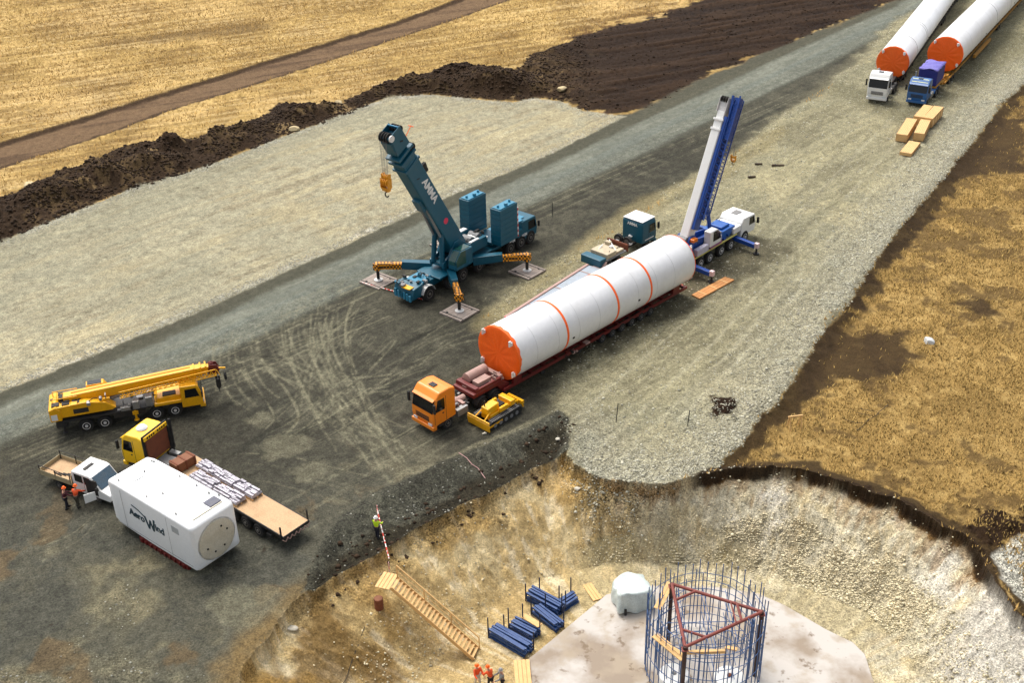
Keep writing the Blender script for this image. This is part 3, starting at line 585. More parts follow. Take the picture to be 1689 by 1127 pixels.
# ================================================================== tower sections
def tower(label, ox, oy, deg, x0, x1, r, zc, bands, group='wind turbine tower sections lying on trailers', r1=None, dark=()):
    t = thing('tower_section', label, 'tower section', ox, oy, deg, group, z=0); r1 = r1 or r; L_ = x1-x0
    n = 64; body = MB(); K = 12; pr = []
    for k in range(K+1): pr.append((x0+L_*k/K, r+(r1-r)*k/K))
    body.lathe(pr, n, 'x', c=(0, 0, zc)); body.build('shell', TWHITE, t, smooth=True)
    rr = lambda x: r+(r1-r)*(x-x0)/L_
    def ring(x, w, mt, nm, th=.02): return MB().lathe([(x-w/2, rr(x)-.02), (x-w/2, rr(x)+th), (x+w/2, rr(x)+th), (x+w/2, rr(x)-.02)], n, 'x', c=(0, 0, zc)).build(nm, mt, t, smooth=True)
    for b in bands: ring(b, .22, CAPOR, 'strap')
    for q in range(1, 9): ring(x0+L_*q/9+.4, .035, mat('weld_line', (196, 197, 198), .5, dirt=.3), 'weld_seam', .004)
    for b in dark: ring(b, .10, GREY, 'flange_joint', .012)
    for e in (x0, x1):
        s_ = 1 if e == x1 else -1; w_ = .24 if s_ > 0 else .05
        c = MB(); seg = 64; vs = [(e+s_*.10, 0, zc)]; fs = []
        for j, q in enumerate((.3, .6, .85, .97, 1.012)):
            for i in range(seg):
                a = 2*math.pi*i/seg; wob = .018*math.sin(i*5.1+j)+.012*math.sin(i*2.3)
                vs.append((e+s_*((.10, .09, .07, .06, .02)[j]+(wob if j < 3 else 0)), math.cos(a)*rr(e)*q, zc+math.sin(a)*rr(e)*q))
        k0 = len(vs)
        for i in range(seg):
            a = 2*math.pi*i/seg; vs.append((e-s_*w_*(1+.25*math.sin(i*1.7)), math.cos(a)*(rr(e)+.025), zc+math.sin(a)*(rr(e)+.025)))
        for i in range(seg): fs.append((0, 1+i, 1+(i+1) % seg))
        for j in range(5):
            for i in range(seg): fs.append((1+j*seg+i, 1+(j+1)*seg+i, 1+(j+1)*seg+(i+1) % seg, 1+j*seg+(i+1) % seg))
        c.add(vs, fs); c.build('end_cover', CAPOR, t, smooth=True)
        for a in (45, 135, 215, 325):
            a = R(a); cy, cz = math.cos(a)*rr(e)*.93, zc+math.sin(a)*rr(e)*.93
            u_ = MB(); u_.box(e+s_*.06, e+s_*.22, cy-.16, cy+.16, cz-.16, cz+.16); u_.box(e+s_*.1, e+s_*.34, cy-.05, cy+.05, cz-.25, cz+.25)
            u_.build('lifting_lug', WHITE, t, bevel=.02)
    cr = MB()
    s0 = x0-.20
    cr.beam((s0, -.9, zc+.2), (s0, .8, zc-.9), .03, .05); cr.beam((s0, .5, zc-.1), (s0, -.5, zc-1.4), .03, .04); cr.build('tie_rope', RED, t)
    
    h = MB()
    for (fx, aa) in ((.35, -8), (.72, -12), (.5, 170)):
        xx = x0+L_*fx; a = R(aa); h.box(xx-.15, xx+.05, math.cos(a)*rr(xx)-.06, math.cos(a)*rr(xx)+.05, zc+math.sin(a)*rr(xx)-.05, zc+math.sin(a)*rr(xx)+.1)
    h.build('cable_bracket', BLACK, t)
    return t
def low_trailer(label, ox, oy, deg, x0, x1, axs, colm, beamw=.35, deckz=.95, goose=True, rim=RIMG):
    t = thing('lowbed_trailer', label, 'trailer', ox, oy, deg, 'low trailers carrying tower sections')
    d_ = MB()
    for y in (-.55, .55): d_.box(x1, x0, y-beamw/2, y+beamw/2, .55, deckz-.04)
    x = x1
    while x < x0: d_.box(x, x+.22, -1.25, 1.25, .60, .82); x += 1.55
    d_.build('deck_frame', colm, t)
    for s_ in (-1, 1):
        q = MB(); q.box(x1, x0, s_*1.32-.07, s_*1.32+.07, .62, .86); q.build('side_rail', colm, t)
    axles(t, axs, 2.3, .42, .55, rim)
    sd_ = MB()
    for x in (x0-1.6, x1+1.6):
        for s_ in (-1, 1): sd_.prism([(x-.5, .8), (x+.5, .8), (x+.4, 1.5), (x-.4, 1.5)], s_*1.25-.12, s_*1.25+.12)
    sd_.build('cradle', colm, t, bevel=.02)
    cl = MB()
    for x in (x0-4.5, x0-9, x1+6):
        for s_ in (-1, 1): cl.box(x-.2, x+.2, s_*1.3-.1, s_*1.3+.1, .3, .58); cl.cyl((x, s_*1.2, .3), (x, s_*1.2, .7), .06, 8)
    cl.build('support_leg', CHAS, t)
    rl = MB()
    for k in range(3): rl.box(x1-.05, x1, -1+k*.8, -.7+k*.8, .7, .82)
    rl.build('tail_light', CAPOR, t)
    return t
OT = (-6.9, 74.6, 224.7)
tower('near white tower section with three orange straps and orange end cover behind the orange truck', *OT, -30.8, -8.2, 2.28, 3.32, (-13.9, -20.2, -24.6))
tr = low_trailer('dusty dark red trailer hitched to the orange truck under the near tower section', *OT, -7.3, -31.0, (-19.2, -20.5, -21.8, -23.1, -24.4, -25.7), RED)
g = MB(); g.prism([(-8.2, .6), (-7.3, .6), (-6.9, 1.25), (-4.3, 1.25), (-4.3, 1.6), (-7.2, 1.65), (-8.2, 1.0)], -1.25, 1.1)
g.build('gooseneck', RED, tr, bevel=.04)
g = MB(); g.box(-5.0, -4.6, -1.2, 1.0, 1.6, 1.95); g.box(-7.4, -4.6, .85, 1.05, 1.6, 1.85); g.box(-7.4, -4.6, -1.25, -1.1, 1.6, 1.85); g.build('gooseneck_rail', RED, tr, bevel=.03)
MB().lathe([(-7.2, .25), (-7.15, .42), (-5.1, .42), (-5.05, .25)], 18, 'x', c=(0, -.55, 2.1)).build('air_tank', PINKG, tr, smooth=True)
g = MB(); g.box(-6.6, -5.2, .0, .7, 1.62, 2.1); g.cyl((-6.3, .5, 1.6), (-7.8, .9, 1.5), .09, 8); g.cyl((-6.3, .2, 1.7), (-8.0, .3, 1.7), .09, 8); g.box(-7.7, -7.3, -.9, .9, 1.6, 1.9); g.build('hydraulic_unit', PINKG, tr, bevel=.03)
# ------------------------------------------------------------------ orange truck
t = thing('tractor_truck', 'orange tractor truck with black windscreen in front of the near tower section', 'truck', *OT, 'tractor trucks')
cab(t, 0, 2.3, 2.5, .75, 3.55, ORANGE, slope=.5)
chassis(t, -7.3, -1.9); axles(t, (-1.45, -5.1, -6.45), 2.08, .52, .34, RIMG, dual=(-5.1, -6.45))
fenders(t, (-5.1, -6.45), 2.0, .52, CHAS, .6)
q = MB(); q.box(-3.6, -2.5, .75, 1.2, .5, 1.1); q.cyl((-3.7, -1.0, .8), (-2.6, -1.0, .8), .33, 14); q.build('fuel_tank', STEEL, t, bevel=.03)
q = MB(); q.cyl((-3.0, 0, 1.05), (-4.2, .1, 1.05), .3, 12); q.box(-3.6, -3.3, -.9, .9, 1.0, 1.25); q.box(-2.6, -2.35, -.6, .5, 1.0, 2.1); q.build('engine_gear', PINKG, t, bevel=.02)
MB().cyl((-5.7, 0, 1.02), (-5.7, 0, 1.12), .5, 20).build('fifth_wheel', CHAS, t)
clutter(t, -4.2, -2.5, -.9, .9, 1.0, 1.3, 10, [CHAS, GREY, PINKG, STEEL], 8, .8); clutter(tr, -7.6, -4.5, -1.0, .9, 1.6, 1.8, 12, [PINKG, RED, CHAS, GREY], 9, .9); clutter(tr, -18, -9, 1.1, 1.5, .5, .75, 10, [CHAS, RED, PINKG], 10)
# ------------------------------------------------------------------ small dozer
c = at(818, 684, .3); t = thing('crawler_dozer', 'small yellow crawler dozer parked beside the orange truck', 'bulldozer', c.x, c.y, 226)
for s_ in (-1, 1):
    k = MB(); prof = []
    for i in range(9): a = R(90+i*22.5); prof.append((-1.55+math.cos(a)*.36, .37+math.sin(a)*.36))
    for i in range(9): a = R(-90+i*22.5); prof.append((1.35+math.cos(a)*.36, .37+math.sin(a)*.36))
    k.prism(prof, s_*.78-.22, s_*.78+.22); o = k.build('track', BLACK, t)
    k = MB()
    for i in range(18): k.box(-1.55+i*.17, -1.50+i*.17, s_*.78-.24, s_*.78+.24, .73, .77)
    k.build('track_shoe', GREY, o)
    k = MB()
    for i in range(5): k.cyl((-1.3+i*.6, s_*1.0, .3), (-1.3+i*.6, s_*1.03, .3), .17, 12)
    k.build('roller', GREY, o)
MB().box(-1.3, 1.1, -.5, .5, .45, .95).build('hull', YEL, t, bevel=.04)
MB().prism([(0, .95), (1.25, .95), (1.2, 1.5), (0, 1.6)], -.36, .36).build('engine_hood', YEL, t, bevel=.05)
MB().box(-.75, -.15, -.3, .3, .95, 1.2).build('seat', BLACK, t, bevel=.05)
k = MB(); k.box(-1.5, -1.0, -.7, .7, .9, 1.35); k.box(-.7, .2, -.72, -.5, .9, 1.3); k.box(-.7, .2, .5, .72, .9, 1.3); k.build('fender_tank', YEL, t, bevel=.05)
k = MB(); k.cyl((1.0, -.2, 1.5), (1.0, -.2, 2.0), .05, 8); k.build('exhaust', CHAS, t)
k = MB()
for i in range(5): a0 = R(-35+i*15); k.box(1.78+.1*math.cos(a0*2), 1.88+.1*math.cos(a0*2), -1.15, 1.15, .1+i*.17, .28+i*.17)
k.build('blade', YEL, t, bevel=.02)
k = MB()
for s_ in (-1, 1): k.beam((.3, s_*.95, .45), (1.8, s_*.95, .4), .12, .16); k.cyl((1.0, s_*.4, 1.2), (1.8, s_*.5, .8), .06, 8)
k.build('push_arm', YEL, t)
k = MB(); k.beam((-1.5, -.4, .9), (-2.2, -.4, .7), .12, .16); k.beam((-1.5, .4, .9), (-2.2, .4, .7), .12, .16); k.box(-2.35, -2.1, -.8, .8, .55, .85)
for y in (-.6, 0, .6): k.beam((-2.25, y, .7), (-2.45, y, .12), .08, .14)
k.build('ripper', YEL, t)
print('part2 a')
# ================================================================== yellow mobile crane
t = thing('mobile_crane', 'yellow truck crane with lowered boom and white wheel rims at far left', 'crane', -30.07, 77.74, 16.5, 'mobile cranes')
MB().box(-5.4, 5.3, -.5, .5, .7, 1.15).build('chassis', CHAS, t)
k = MB(); k.box(-5.3, 1.8, -1.25, 1.25, 1.15, 1.3); k.box(-5.45, -4.6, -1.2, 1.2, .75, 1.14); k.box(-1.2, 1.2, -1.2, 1.2, .75, 1.14); k.build('deck', CHAS, t, bevel=.02)
axles(t, (-3.32, -1.95, 1.95, 3.35), 2.1, .55, .36, RIMW)
cab_ = MB().prism([(3.95, .65), (5.55, .65), (5.62, 1.45), (5.35, 2.35), (5.2, 2.5), (3.95, 2.55)], -1.25, 1.25).build('cab', YEL, t, bevel=.06)
MB().prism([(5.58, 1.5), (5.64, 1.5), (5.39, 2.28), (5.33, 2.28)], -1.1, 1.1).build('windscreen', GLASS, t)
for s_ in (-1, 1):
    MB().prism([(4.25, 1.5), (5.35, 1.5), (5.15, 2.25), (4.3, 2.25)], s_*1.25-.02, s_*1.25+.02).build('side_window', GLASS, t)
    MB().box(5.5, 5.64, s_*.9-.18, s_*.9+.18, .8, .98).build('headlight', LAMP, t, bevel=.02)
    MB().box(5.5, 5.62, s_*1.45-.1, s_*1.45+.1, 1.5, 2.0).build('mirror', BLACK, t, bevel=.02)
MB().box(5.3, 5.72, -1.25, 1.25, .45, .72).build('bumper', YEL, t, bevel=.04)
k = MB(); k.box(1.9, 3.95, -1.25, -.95, 1.16, 1.42); k.box(1.9, 3.95, .95, 1.25, 1.16, 1.42); k.prism([(1.9, 1.16), (3.95, 1.16), (3.95, 1.75), (2.2, 1.7)], -.94, .94); k.build('engine_hood', YEL, t, bevel=.04)
MB().box(2.6, 3.6, -.8, -.2, 1.72, 1.80).build('hood_grille', CHAS, t)
for x, s_ in ((-4.9, 0), (.4, 0)):
    k = MB(); k.box(x-.22, x+.22, -1.3, 1.3, .82, 1.12)
    for s2 in (-1, 1): k.cyl((x, s2*1.22, .35), (x, s2*1.22, 1.2), .09, 10); k.cyl((x, s2*1.22, .3), (x, s2*1.22, .36), .2, 12)
    k.build('outrigger', YEL if x > 0 else CHAS, t, bevel=.02)
k = MB(); k.box(-.6, .1, -1.28, -1.0, 1.3, 1.6); k.box(.3, .8, -1.28, -.7, 1.3, 1.95); k.build('toolbox', STEEL, t, bevel=.02)
MB().box(1.3, 1.85, -1.2, -.5, 1.3, 2.1).build('exhaust_box', STEEL, t, bevel=.04)
MB().cyl((-2.3, 0, 1.3), (-2.3, 0, 1.55), .7, 24).build('turntable', CHAS, t)
MB().prism([(-5.5, 1.55), (-1.2, 1.55), (-.9, 1.7), (-1.6, 2.3), (-3.0, 2.6), (-5.5, 2.5)], -1.15, -.3).build('superstructure', YEL, t, bevel=.04)
MB().prism([(-5.5, 1.55), (-1.2, 1.55), (-1.6, 2.1), (-3.0, 2.5), (-5.5, 2.5)], .3, 1.1).build('superstructure', YEL, t, bevel=.04)
MB().prism([(-5.75, 1.35), (-4.9, 1.35), (-4.9, 2.3), (-5.2, 2.6), (-5.75, 2.4)], -1.25, 1.25).build('counterweight', YEL, t, bevel=.08)
k = MB()
for i in range(3): k.cyl((-4.75+i*.62, -.29, 2.6), (-4.75+i*.62, .29, 2.6), .26, 14)
k.build('winch_drum', CHAS, t)
k = MB()
for s_ in (-1, 1): k.beam((-5.4, s_*.6, 2.55), (-5.4, s_*.6, 2.95), .05, .05); k.beam((-3.6, s_*.6, 2.55), (-3.6, s_*.6, 2.95), .05, .05); k.beam((-5.4, s_*.6, 2.95), (-3.6, s_*.6, 2.95), .05, .05)
k.build('guard_rail', YEL, t)
oc = MB().prism([(-2.9, 1.5), (-1.3, 1.5), (-1.15, 2.2), (-1.6, 3.05), (-2.9, 3.05)], .55, 1.25).build('operator_cab', YEL, t, bevel=.04)
MB().prism([(-2.5, 2.2), (-1.35, 2.2), (-1.65, 2.95), (-2.5, 2.95)], .9, 1.27).build('cab_glass', GLASS, t); MB().box(-2.8, -1.75, .62, 1.18, 3.05, 3.09).build('roof_glass', GLASS, t)
zb = lambda x: 2.55+.055*(x+4.5)
bm_ = MB(); bm_.beam((-4.6, -.05, zb(-4.6)), (5.3, -.05, zb(5.3)), .78, .82); bm_.build('boom', YEL, t, bevel=.08)
k = MB(); k.beam((5.2, -.05, zb(5.2)), (5.75, -.05, zb(5.75)), .7, .72); k.beam((5.7, -.05, zb(5.7)), (6.15, -.05, zb(6.15)), .6, .62); k.beam((6.1, -.05, zb(6.1)), (6.5, -.05, zb(6.4)), .5, .52); k.build('boom_extension', YEL, t, bevel=.03)
for x in (5.2, 5.7, 6.1): MB().beam((x, -.05, zb(x)), (x+.12, -.05, zb(x)), .86, .90).build('boom_collar', YEL, t, bevel=.02)
k = MB(); k.prism([(6.3, 2.75), (7.0, 2.6), (7.2, 3.0), (7.0, 3.5), (6.4, 3.55)], -.35, -.28); k.prism([(6.3, 2.75), (7.0, 2.6), (7.2, 3.0), (7.0, 3.5), (6.4, 3.55)], .18, .25)
for y in (-.2, 0, .12): k.cyl((6.95, y-.04, 2.95), (6.95, y+.04, 2.95), .24, 14); k.cyl((6.6, y-.04, 3.45), (6.6, y+.04, 3.45), .2, 14)
k.build('boom_head', RED, t, bevel=.01)
j = MB(); y0 = -.95                      # lattice jib folded along the near side of the boom
for dy, dz in ((-.22, -.25), (.12, -.25), (-.05, .2)): j.beam((-.5, y0+dy, zb(-.5)+dz-.1), (6.9, y0+dy+.3, zb(6.9)+dz-.1), .06, .06)
for i in range(18):
    x = -.4+i*.42; zz = zb(x)-.1; yy = y0+.04*i*.42
    j.beam((x, yy-.22, zz-.25), (x+.21, yy-.05, zz+.2), .035, .035); j.beam((x+.21, yy-.05, zz+.2), (x+.42, yy-.22, zz-.25), .035, .035); j.beam((x, yy-.22, zz-.25), (x+.21, yy+.12, zz-.25), .03, .03)
j.build('lattice_jib', YEL, t)
k = MB(); k.cyl((-1.6, -.05, 1.9), (1.9, -.05, zb(1.9)-.3), .16, 12); k.build('lift_cylinder', STEEL, t)
hook_block(t, 6.95, -.05, 2.7, 1.35, .2, .7, BLACK, 3); hook_block(t, 7.55, .0, 2.8, 1.9, .14, .4, BLACK, 1)
k = MB(); k.beam((7.1, -.05, 3.0), (7.65, -.05, 2.9), .12, .12); k.build('auxiliary_sheave', YEL, t)
MB().beam((-4, -.05, zb(-4)+.43), (5, -.05, zb(5)+.43), .10, .04).build('boom_rail', AMBER, t)
clutter(t, -5.2, -1.2, -1.2, -.3, 2.3, 2.65, 12, [YEL, YEL, CHAS, STEEL], 3); clutter(t, -.9, 1.8, -1.2, .9, 1.3, 1.5, 12, [CHAS, GREY, STEEL, YEL], 4); clutter(t, -5.5, -4.6, -1.1, 1.1, 2.3, 2.6, 5, [CHAS, YEL], 5, .8)
for i in range(3): MB().box(-5.5+i*.75, -4.95+i*.75, -1.0, -.45, 2.5, 2.62).build('engine_louvre', CHAS, t, bevel=.02)
MB().box(-4.0, -2.9, -1.17, -1.13, 1.75, 2.15).build('side_grille', CHAS, t); MB().box(-5.65, -5.2, -1.27, -1.24, 1.5, 2.0).build('side_mark', WHITE, t)
# ================================================================== yellow flatbed lorry
t = thing('flatbed_truck', 'yellow lorry with tall rusty brown headboard and long plywood flatbed beside the nacelle', 'truck', -14.7, 61.85, 140)
bed = MB().box(0, 12.6, -1.1, 1.1, 1.12, 1.2).build('bed', PLY, t); k = MB()
for s_ in (-1, 1): k.box(0, 12.6, s_*1.12-.03, s_*1.12+.03, 1.0, 1.215)
k.box(-.04, 0, -1.15, 1.15, .98, 1.215); k.build('bed_frame', CHAS, t)
k = MB()
for i in range(6):
    y = -1.1+i*.38; k.beam((-.1, y, 1.05), (-.1, y+.23, .8), .05, .05); k.beam((-.1, y+.23, .8), (-.1, y+.46, 1.05), .05, .05)
k.build('tail_bar', PINKG, t)
k = MB()
for x, y in ((.15, 1.17), (.15, -1.17), (6, 1.17), (6, -1.17)): k.box(x-.05, x+.05, y-.04, y+.04, .9, 1.95 if x < 1 else 1.3)
k.build('stake', BLACK, t)
chassis(t, .3, 12.5, .8, 1.1); axles(t, (2.6, 3.9, 5.2), 2.05, .5, .34, RIMG); axles(t, (11.6, 12.9, 15.3), 2.05, .52, .34, RIMG)
k = MB(); k.box(1.2, 1.7, -1.2, 1.2, .5, .75); k.box(7.0, 8.2, .75, 1.2, .5, 1.0); k.box(7.0, 8.2, -1.2, -.75, .5, 1.0); k.build('underbody_box', CHAS, t, bevel=.02)
# cab and headboard turned about the kingpin, still parts of the same lorry
KM = Matrix.Translation((12.6, .2, 0)) @ Matrix.Rotation(R(13), 4, 'Z')
before = set(bpy.data.objects)
cab(t, 4.0, 2.3, 2.45, .8, 3.35, YELT, slope=.45, hatch=False)
k = MB(); k.lathe([(0, .42), (.08, .42), (.22, .3), (.28, .1)], 18, 'z', c=(2.7, .1, 3.38)); k.build('roof_dome', WHITE, t, smooth=True)
MB().box(1.62, 1.74, -1.3, 1.3, 1.25, 3.6).build('headboard_frame', BLACK, t, bevel=.02)
MB().box(1.50, 1.61, -1.08, 1.08, 1.3, 3.15).build('headboard', RUST, t, bevel=.01)
MB().box(1.52, 1.61, -1.2, 1.2, 3.2, 3.52).build('headboard_sign', YELT, t, bevel=.01)
k = MB()
for i in range(9):
    if i != 4: k.box(1.50, 1.518, -.95+i*.22, -.82+i*.22, 3.28, 3.44)
k.build('sign_marks', BLACK, t)
k = MB(); k.box(1.3, 1.5, -1.42, -1.28, 1.2, 3.7); k.box(1.3, 1.5, -1.2, -1.12, 1.2, 3.2); k.build('headboard_post', BLACK, t, bevel=.02)
k = MB(); k.box(.2, 1.6, -.5, .5, .8, 1.1); k.box(.6, 1.5, .8, 1.2, .5, 1.1); k.box(.6, 1.5, -1.2, -.8, .5, 1.1); k.build('fuel_tank', STEEL, t, bevel=.03)
for o in set(bpy.data.objects)-before:
    if o.parent == t: o.matrix_basis = KM @ o.matrix_basis
bb = thing('wooden_box', 'brown wooden box on the flatbed in front of the headboard', 'box', *(Matrix.Translation((-14.7, 61.85, 0)) @ Matrix.Rotation(R(140), 4, 'Z') @ Vector((11.6, .35, 0))).to_2d(), 140, z=1.205)
MB().box(-.45, .45, -.85, .85, .06, .75).build('box_body', BROWN, bb, bevel=.03)
k = MB()
for y in (-.7, 0, .7): k.box(-.49, .49, y-.06, y+.06, 0, .79)
k.build('batten', RUST, bb, bevel=.01)
def onbed(x, y): return (Matrix.Translation((-14.7, 61.85, 0)) @ Matrix.Rotation(R(140), 4, 'Z') @ Vector((x, y, 0))).to_2d()
ws = ['at the headboard end of the row away from the nacelle', 'second from the headboard in the row away from the nacelle', 'at the tail end of the row away from the nacelle', 'at the headboard end of the row nearer the nacelle', 'at the tail end of the row nearer the nacelle']
for i, (x, y, l_) in enumerate(((9.8, -.56, 2.1), (7.7, -.54, 2.0), (5.6, -.55, 2.1), (8.9, .52, 2.6), (6.2, .55, 2.6))):
    p_ = onbed(x, y); b_ = thing('wrapped_pallet', 'foil wrapped pallet '+ws[i], 'pallet', p_[0], p_[1], 140+rnd.uniform(-1.5, 1.5), 'foil wrapped pallets on the flatbed', z=1.205)
    k = MB(); 
    for yy in (-.42, 0, .42): k.box(-l_/2, l_/2, yy-.05, yy+.05, 0, .1)
    k.build('pallet_base', WOOD, b_)
    k = MB(); n_ = int(l_/.26); k.box(-l_/2+.04, l_/2-.04, -.46, .46, .1, .26)
    for bq in (-.32, -.1, .12, .34):
        x_ = -l_/2+rnd.uniform(.02, .12)
        while x_ < l_/2-.2:
            ln = min(rnd.uniform(.5, 1.3), l_/2-x_); hh = .30+rnd.random()*.2; k.box(x_, x_+ln-.05, bq-.095, bq+.085, .262, hh); x_ += ln
    for _ in range(2): k.beam((rnd.uniform(-l_/2, 0), rnd.uniform(-.3, .3), .5), (rnd.uniform(0, l_/2), rnd.uniform(-.3, .3), .5), .12, .05)
    k.build('load', FOIL, b_, bevel=.03)
# ================================================================== white dropside crew van
t = thing('dropside_van', 'white crew cab dropside van with plywood bed beside the two orange workers', 'van', -28.6, 67.3, -28)
axles(t, (-.45, -4.2), 1.7, .36, .24, RIMG)
body = MB(); body.prism([(-2.65, .45), (.75, .4), (.95, .65), (.85, 1.0), (-.05, 1.22), (-.75, 2.05), (-1.0, 2.15), (-2.55, 2.15), (-2.65, 2.0)], -.98, .98); body.build('cab', WHITE, t, bevel=.08)
MB().prism([(-.02, 1.27), (.03, 1.24), (-.70, 2.05), (-.76, 2.03)], -.86, .86).build('windscreen', mat('sky_glass', (70, 90, 105), .08), t)
for s_ in (-1, 1):
    MB().prism([(-.35, 1.3), (-.9, 1.98), (-1.45, 1.98), (-1.45, 1.3)], s_*.98-.015, s_*.98+.015).build('side_window', GLASS, t)
    MB().prism([(-1.6, 1.35), (-1.6, 1.98), (-2.35, 1.98), (-2.35, 1.35)], s_*.98-.015, s_*.98+.015).build('side_window', GLASS, t)
    MB().box(.82, .97, s_*.7-.16, s_*.7+.16, .66, .86).build('headlight', LAMP, t, bevel=.03)
    MB().box(-.25, -.1, s_*1.12-.1, s_*1.12+.1, 1.2, 1.5).build('mirror', BLACK, t, bevel=.03)
    k = MB(); k.box(-1.53, -1.51, s_*.98-.006, s_*.98+.006, .55, 2.0); k.box(-.3, -.28, s_*.98-.006, s_*.98+.006, .6, 1.25); k.build('door_seam', CHAS, t)
dr = MB().prism([(-.2, .5), (-1.0, .5), (-1.0, 1.25), (-.2, 1.2)], -.03, .03).build('open_door', WHITE, t, bevel=.02); dr.location = (-.25, -1.0, 0); dr.rotation_euler = (0, 0, R(62))
MB().box(-1.35, -.3, -1.0, -.9, .65, 1.9).build('door_opening', BLACK, t)
MB().box(.7, 1.0, -.95, .95, .38, .62).build('bumper', CHAS, t, bevel=.05); MB().box(.86, .96, -.45, .45, .68, .82).build('grille', CHAS, t)
MB().box(-1.9, -1.65, -.5, .35, 2.17, 2.22).build('roof_hatch', CHAS, t, bevel=.01)
MB().box(-5.9, -2.75, -1.0, 1.0, .82, .90).build('bed', PLY, t)
BS = mat('beige_dropside', (164, 150, 116), .7, dirt=.5)
for n_, q in (('side_panel', (-5.9, -2.75, -1.03, -1.0, .8, 1.25)), ('side_panel', (-5.9, -2.75, 1.0, 1.03, .8, 1.25)), ('tailgate', (-5.95, -5.9, -1.03, 1.03, .8, 1.25)), ('headboard', (-2.75, -2.7, -1.0, 1.0, .8, 1.7))): bx(n_, BS, t, *q, bevel=.01)
k = MB()
for x in (-5.85, -4.3, -2.85):
    for s_ in (-1, 1): k.box(x-.03, x+.03, s_*1.0-.03, s_*1.0+.03, .8, 1.65)
for s_ in (-1, 1): k.box(-5.85, -2.85, s_*1.0-.02, s_*1.0+.02, 1.6, 1.64)
k.build('hoop_rail', CHAS, t); chassis(t, -5.8, -2.4, .55, .78); k = MB()
for i in range(5): k.beam((-5.0+i*.35, -.5+.1*i, .93), (-4.2+i*.3, -.6+.15*i, .95), .08, .06)
k.build('loose_rope', BLACK, t)
# ================================================================== nacelle
c = (-23.1, 62.9); t = thing('turbine_nacelle', 'big white turbine nacelle housing with round cream hub plate and dark lettering', 'nacelle', c[0], c[1], -38.5)
def loft(secs, n=None):
    m_ = MB(); n = len(secs[0]); vs = [p for s_ in secs for p in s_]
    fs = [(j*n+i, j*n+(i+1) % n, (j+1)*n+(i+1) % n, (j+1)*n+i) for j in range(len(secs)-1) for i in range(n)]
    fs += [tuple(range(n))[::-1], tuple(range((len(secs)-1)*n, len(secs)*n))]; return m_.add(vs, fs)
def rsec(x, y0, y1, z0, z1, r_, sag=0, n=5):
    o = []
    for (cy, cz, a0) in ((y1-r_, z1-r_, 0), (y0+r_, z1-r_, 90), (y0+r_, z0+r_, 180), (y1-r_, z0+r_, 270)):
        for i in range(n): a = R(a0+90*i/(n-1)); o.append((x, cy+math.cos(a)*r_, cz+math.sin(a)*r_))
    return o
sh = loft([rsec(-4.2, -1.6, 1.4, .9, 3.7, .2), rsec(-4.0, -1.78, 1.58, .65, 3.95, .2), rsec(-3.4, -1.85, 1.65, .5, 4.05, .17), rsec(0, -1.9, 1.7, .42, 4.08, .17), rsec(4.45, -1.9, 1.7, .42, 4.0, .17), rsec(4.66, -1.84, 1.64, .48, 3.93, .22), rsec(4.76, -1.7, 1.5, .62, 3.8, .26)])
sh.build('housing', mat('nacelle_white', (232, 234, 234), .4, dirt=.12, dirtc=(190, 186, 170), scale=.6, var=.025), t, smooth=True)
HUB = MB(); HUB.lathe([(4.70, 1.42), (4.80, 1.42), (4.82, 1.36), (4.82, .2)], 48, 'x', c=(0, -.1, 2.12)); HUB.build('hub_plate', CREAM, t, smooth=True)
k = MB().lathe([(4.68, 1.52), (4.76, 1.52), (4.76, 1.43), (4.68, 1.43)], 48, 'x', c=(0, -.1, 2.12)).build('hub_seal_ring', mat('pale_cream', (214, 210, 196), .5), t, smooth=True)
k = MB(); 
for a in (20, 60, 200, 250, 300): a = R(a); k.cyl((4.81, -.1+math.cos(a)*.9, 2.12+math.sin(a)*.9), (4.86, -.1+math.cos(a)*.9, 2.12+math.sin(a)*.9), .07, 8)
k.build('bolt_hole', BLACK, t)
MB().box(3.3, 4.05, .35, 1.25, 4.03, 4.09).build('roof_hatch', mat('hatch_slate', (60, 64, 84), .4, var=.3, scale=3), t, bevel=.01)
MB().box(4.1, 4.2, -1.2, 1.2, 4.0, 4.07).build('roof_lip', CREAM, t, bevel=.02)
for x in (-2.6, 2.2): k = MB().box(x, x+.02, -1.905, -1.895, .6, 3.8).build('panel_joint', GREY, t)
MB().box(-3.6, 4.3, -1.91, -1.895, .74, .76).build('panel_joint', GREY, t); MB().box(2.7, 3.4, -1.915, -1.895, 2.9, 3.4).build('side_vent', mat('vent_grey', (170, 174, 176), .5), t); MB().box(-3.1, -2.2, -.9, -.1, 4.075, 4.11).build('roof_hatch', mat('hatch_white', (204, 206, 204), .5), t, bevel=.02)
for x in (-3.2, -.2, 2.8):
    for y in (-1.45, 1.25): MB().box(x-.08, x+.08, y-.03, y+.03, 4.04, 4.2).build('lifting_eye', STEEL, t)
k = MB(); k.box(-.52, -.48, -1.6, 1.4, 4.074, 4.09); k.box(-3.2, 3.2, .0, .012, 4.078, 4.088); k.build('roof_seam', GREY, t)
k = MB()
for x, y in ((-3.0, 1.3), (-2.6, .2), (1.5, 1.3), (3.5, 1.5), (.4, -.6)): k.cyl((x, y, 4.05), (x, y, 4.16), .06, 8)
k.build('roof_stud', GREY, t)
LET = mat('dark_teal_lettering', (20, 56, 70), .5, var=.05)
text(t, 'Aero', .78, frame((-1.10, -1.915, 2.40), (1, 0, -.015), (0, 0, 1)), LET, bold=.015)
text(t, 'ind', .78, frame((1.28, -1.915, 2.30), (1, 0, -.015), (0, 0, 1)), LET, bold=.015)
k = MB(); Y_ = -1.93                     # big W with a long thin stroke reaching back over the word
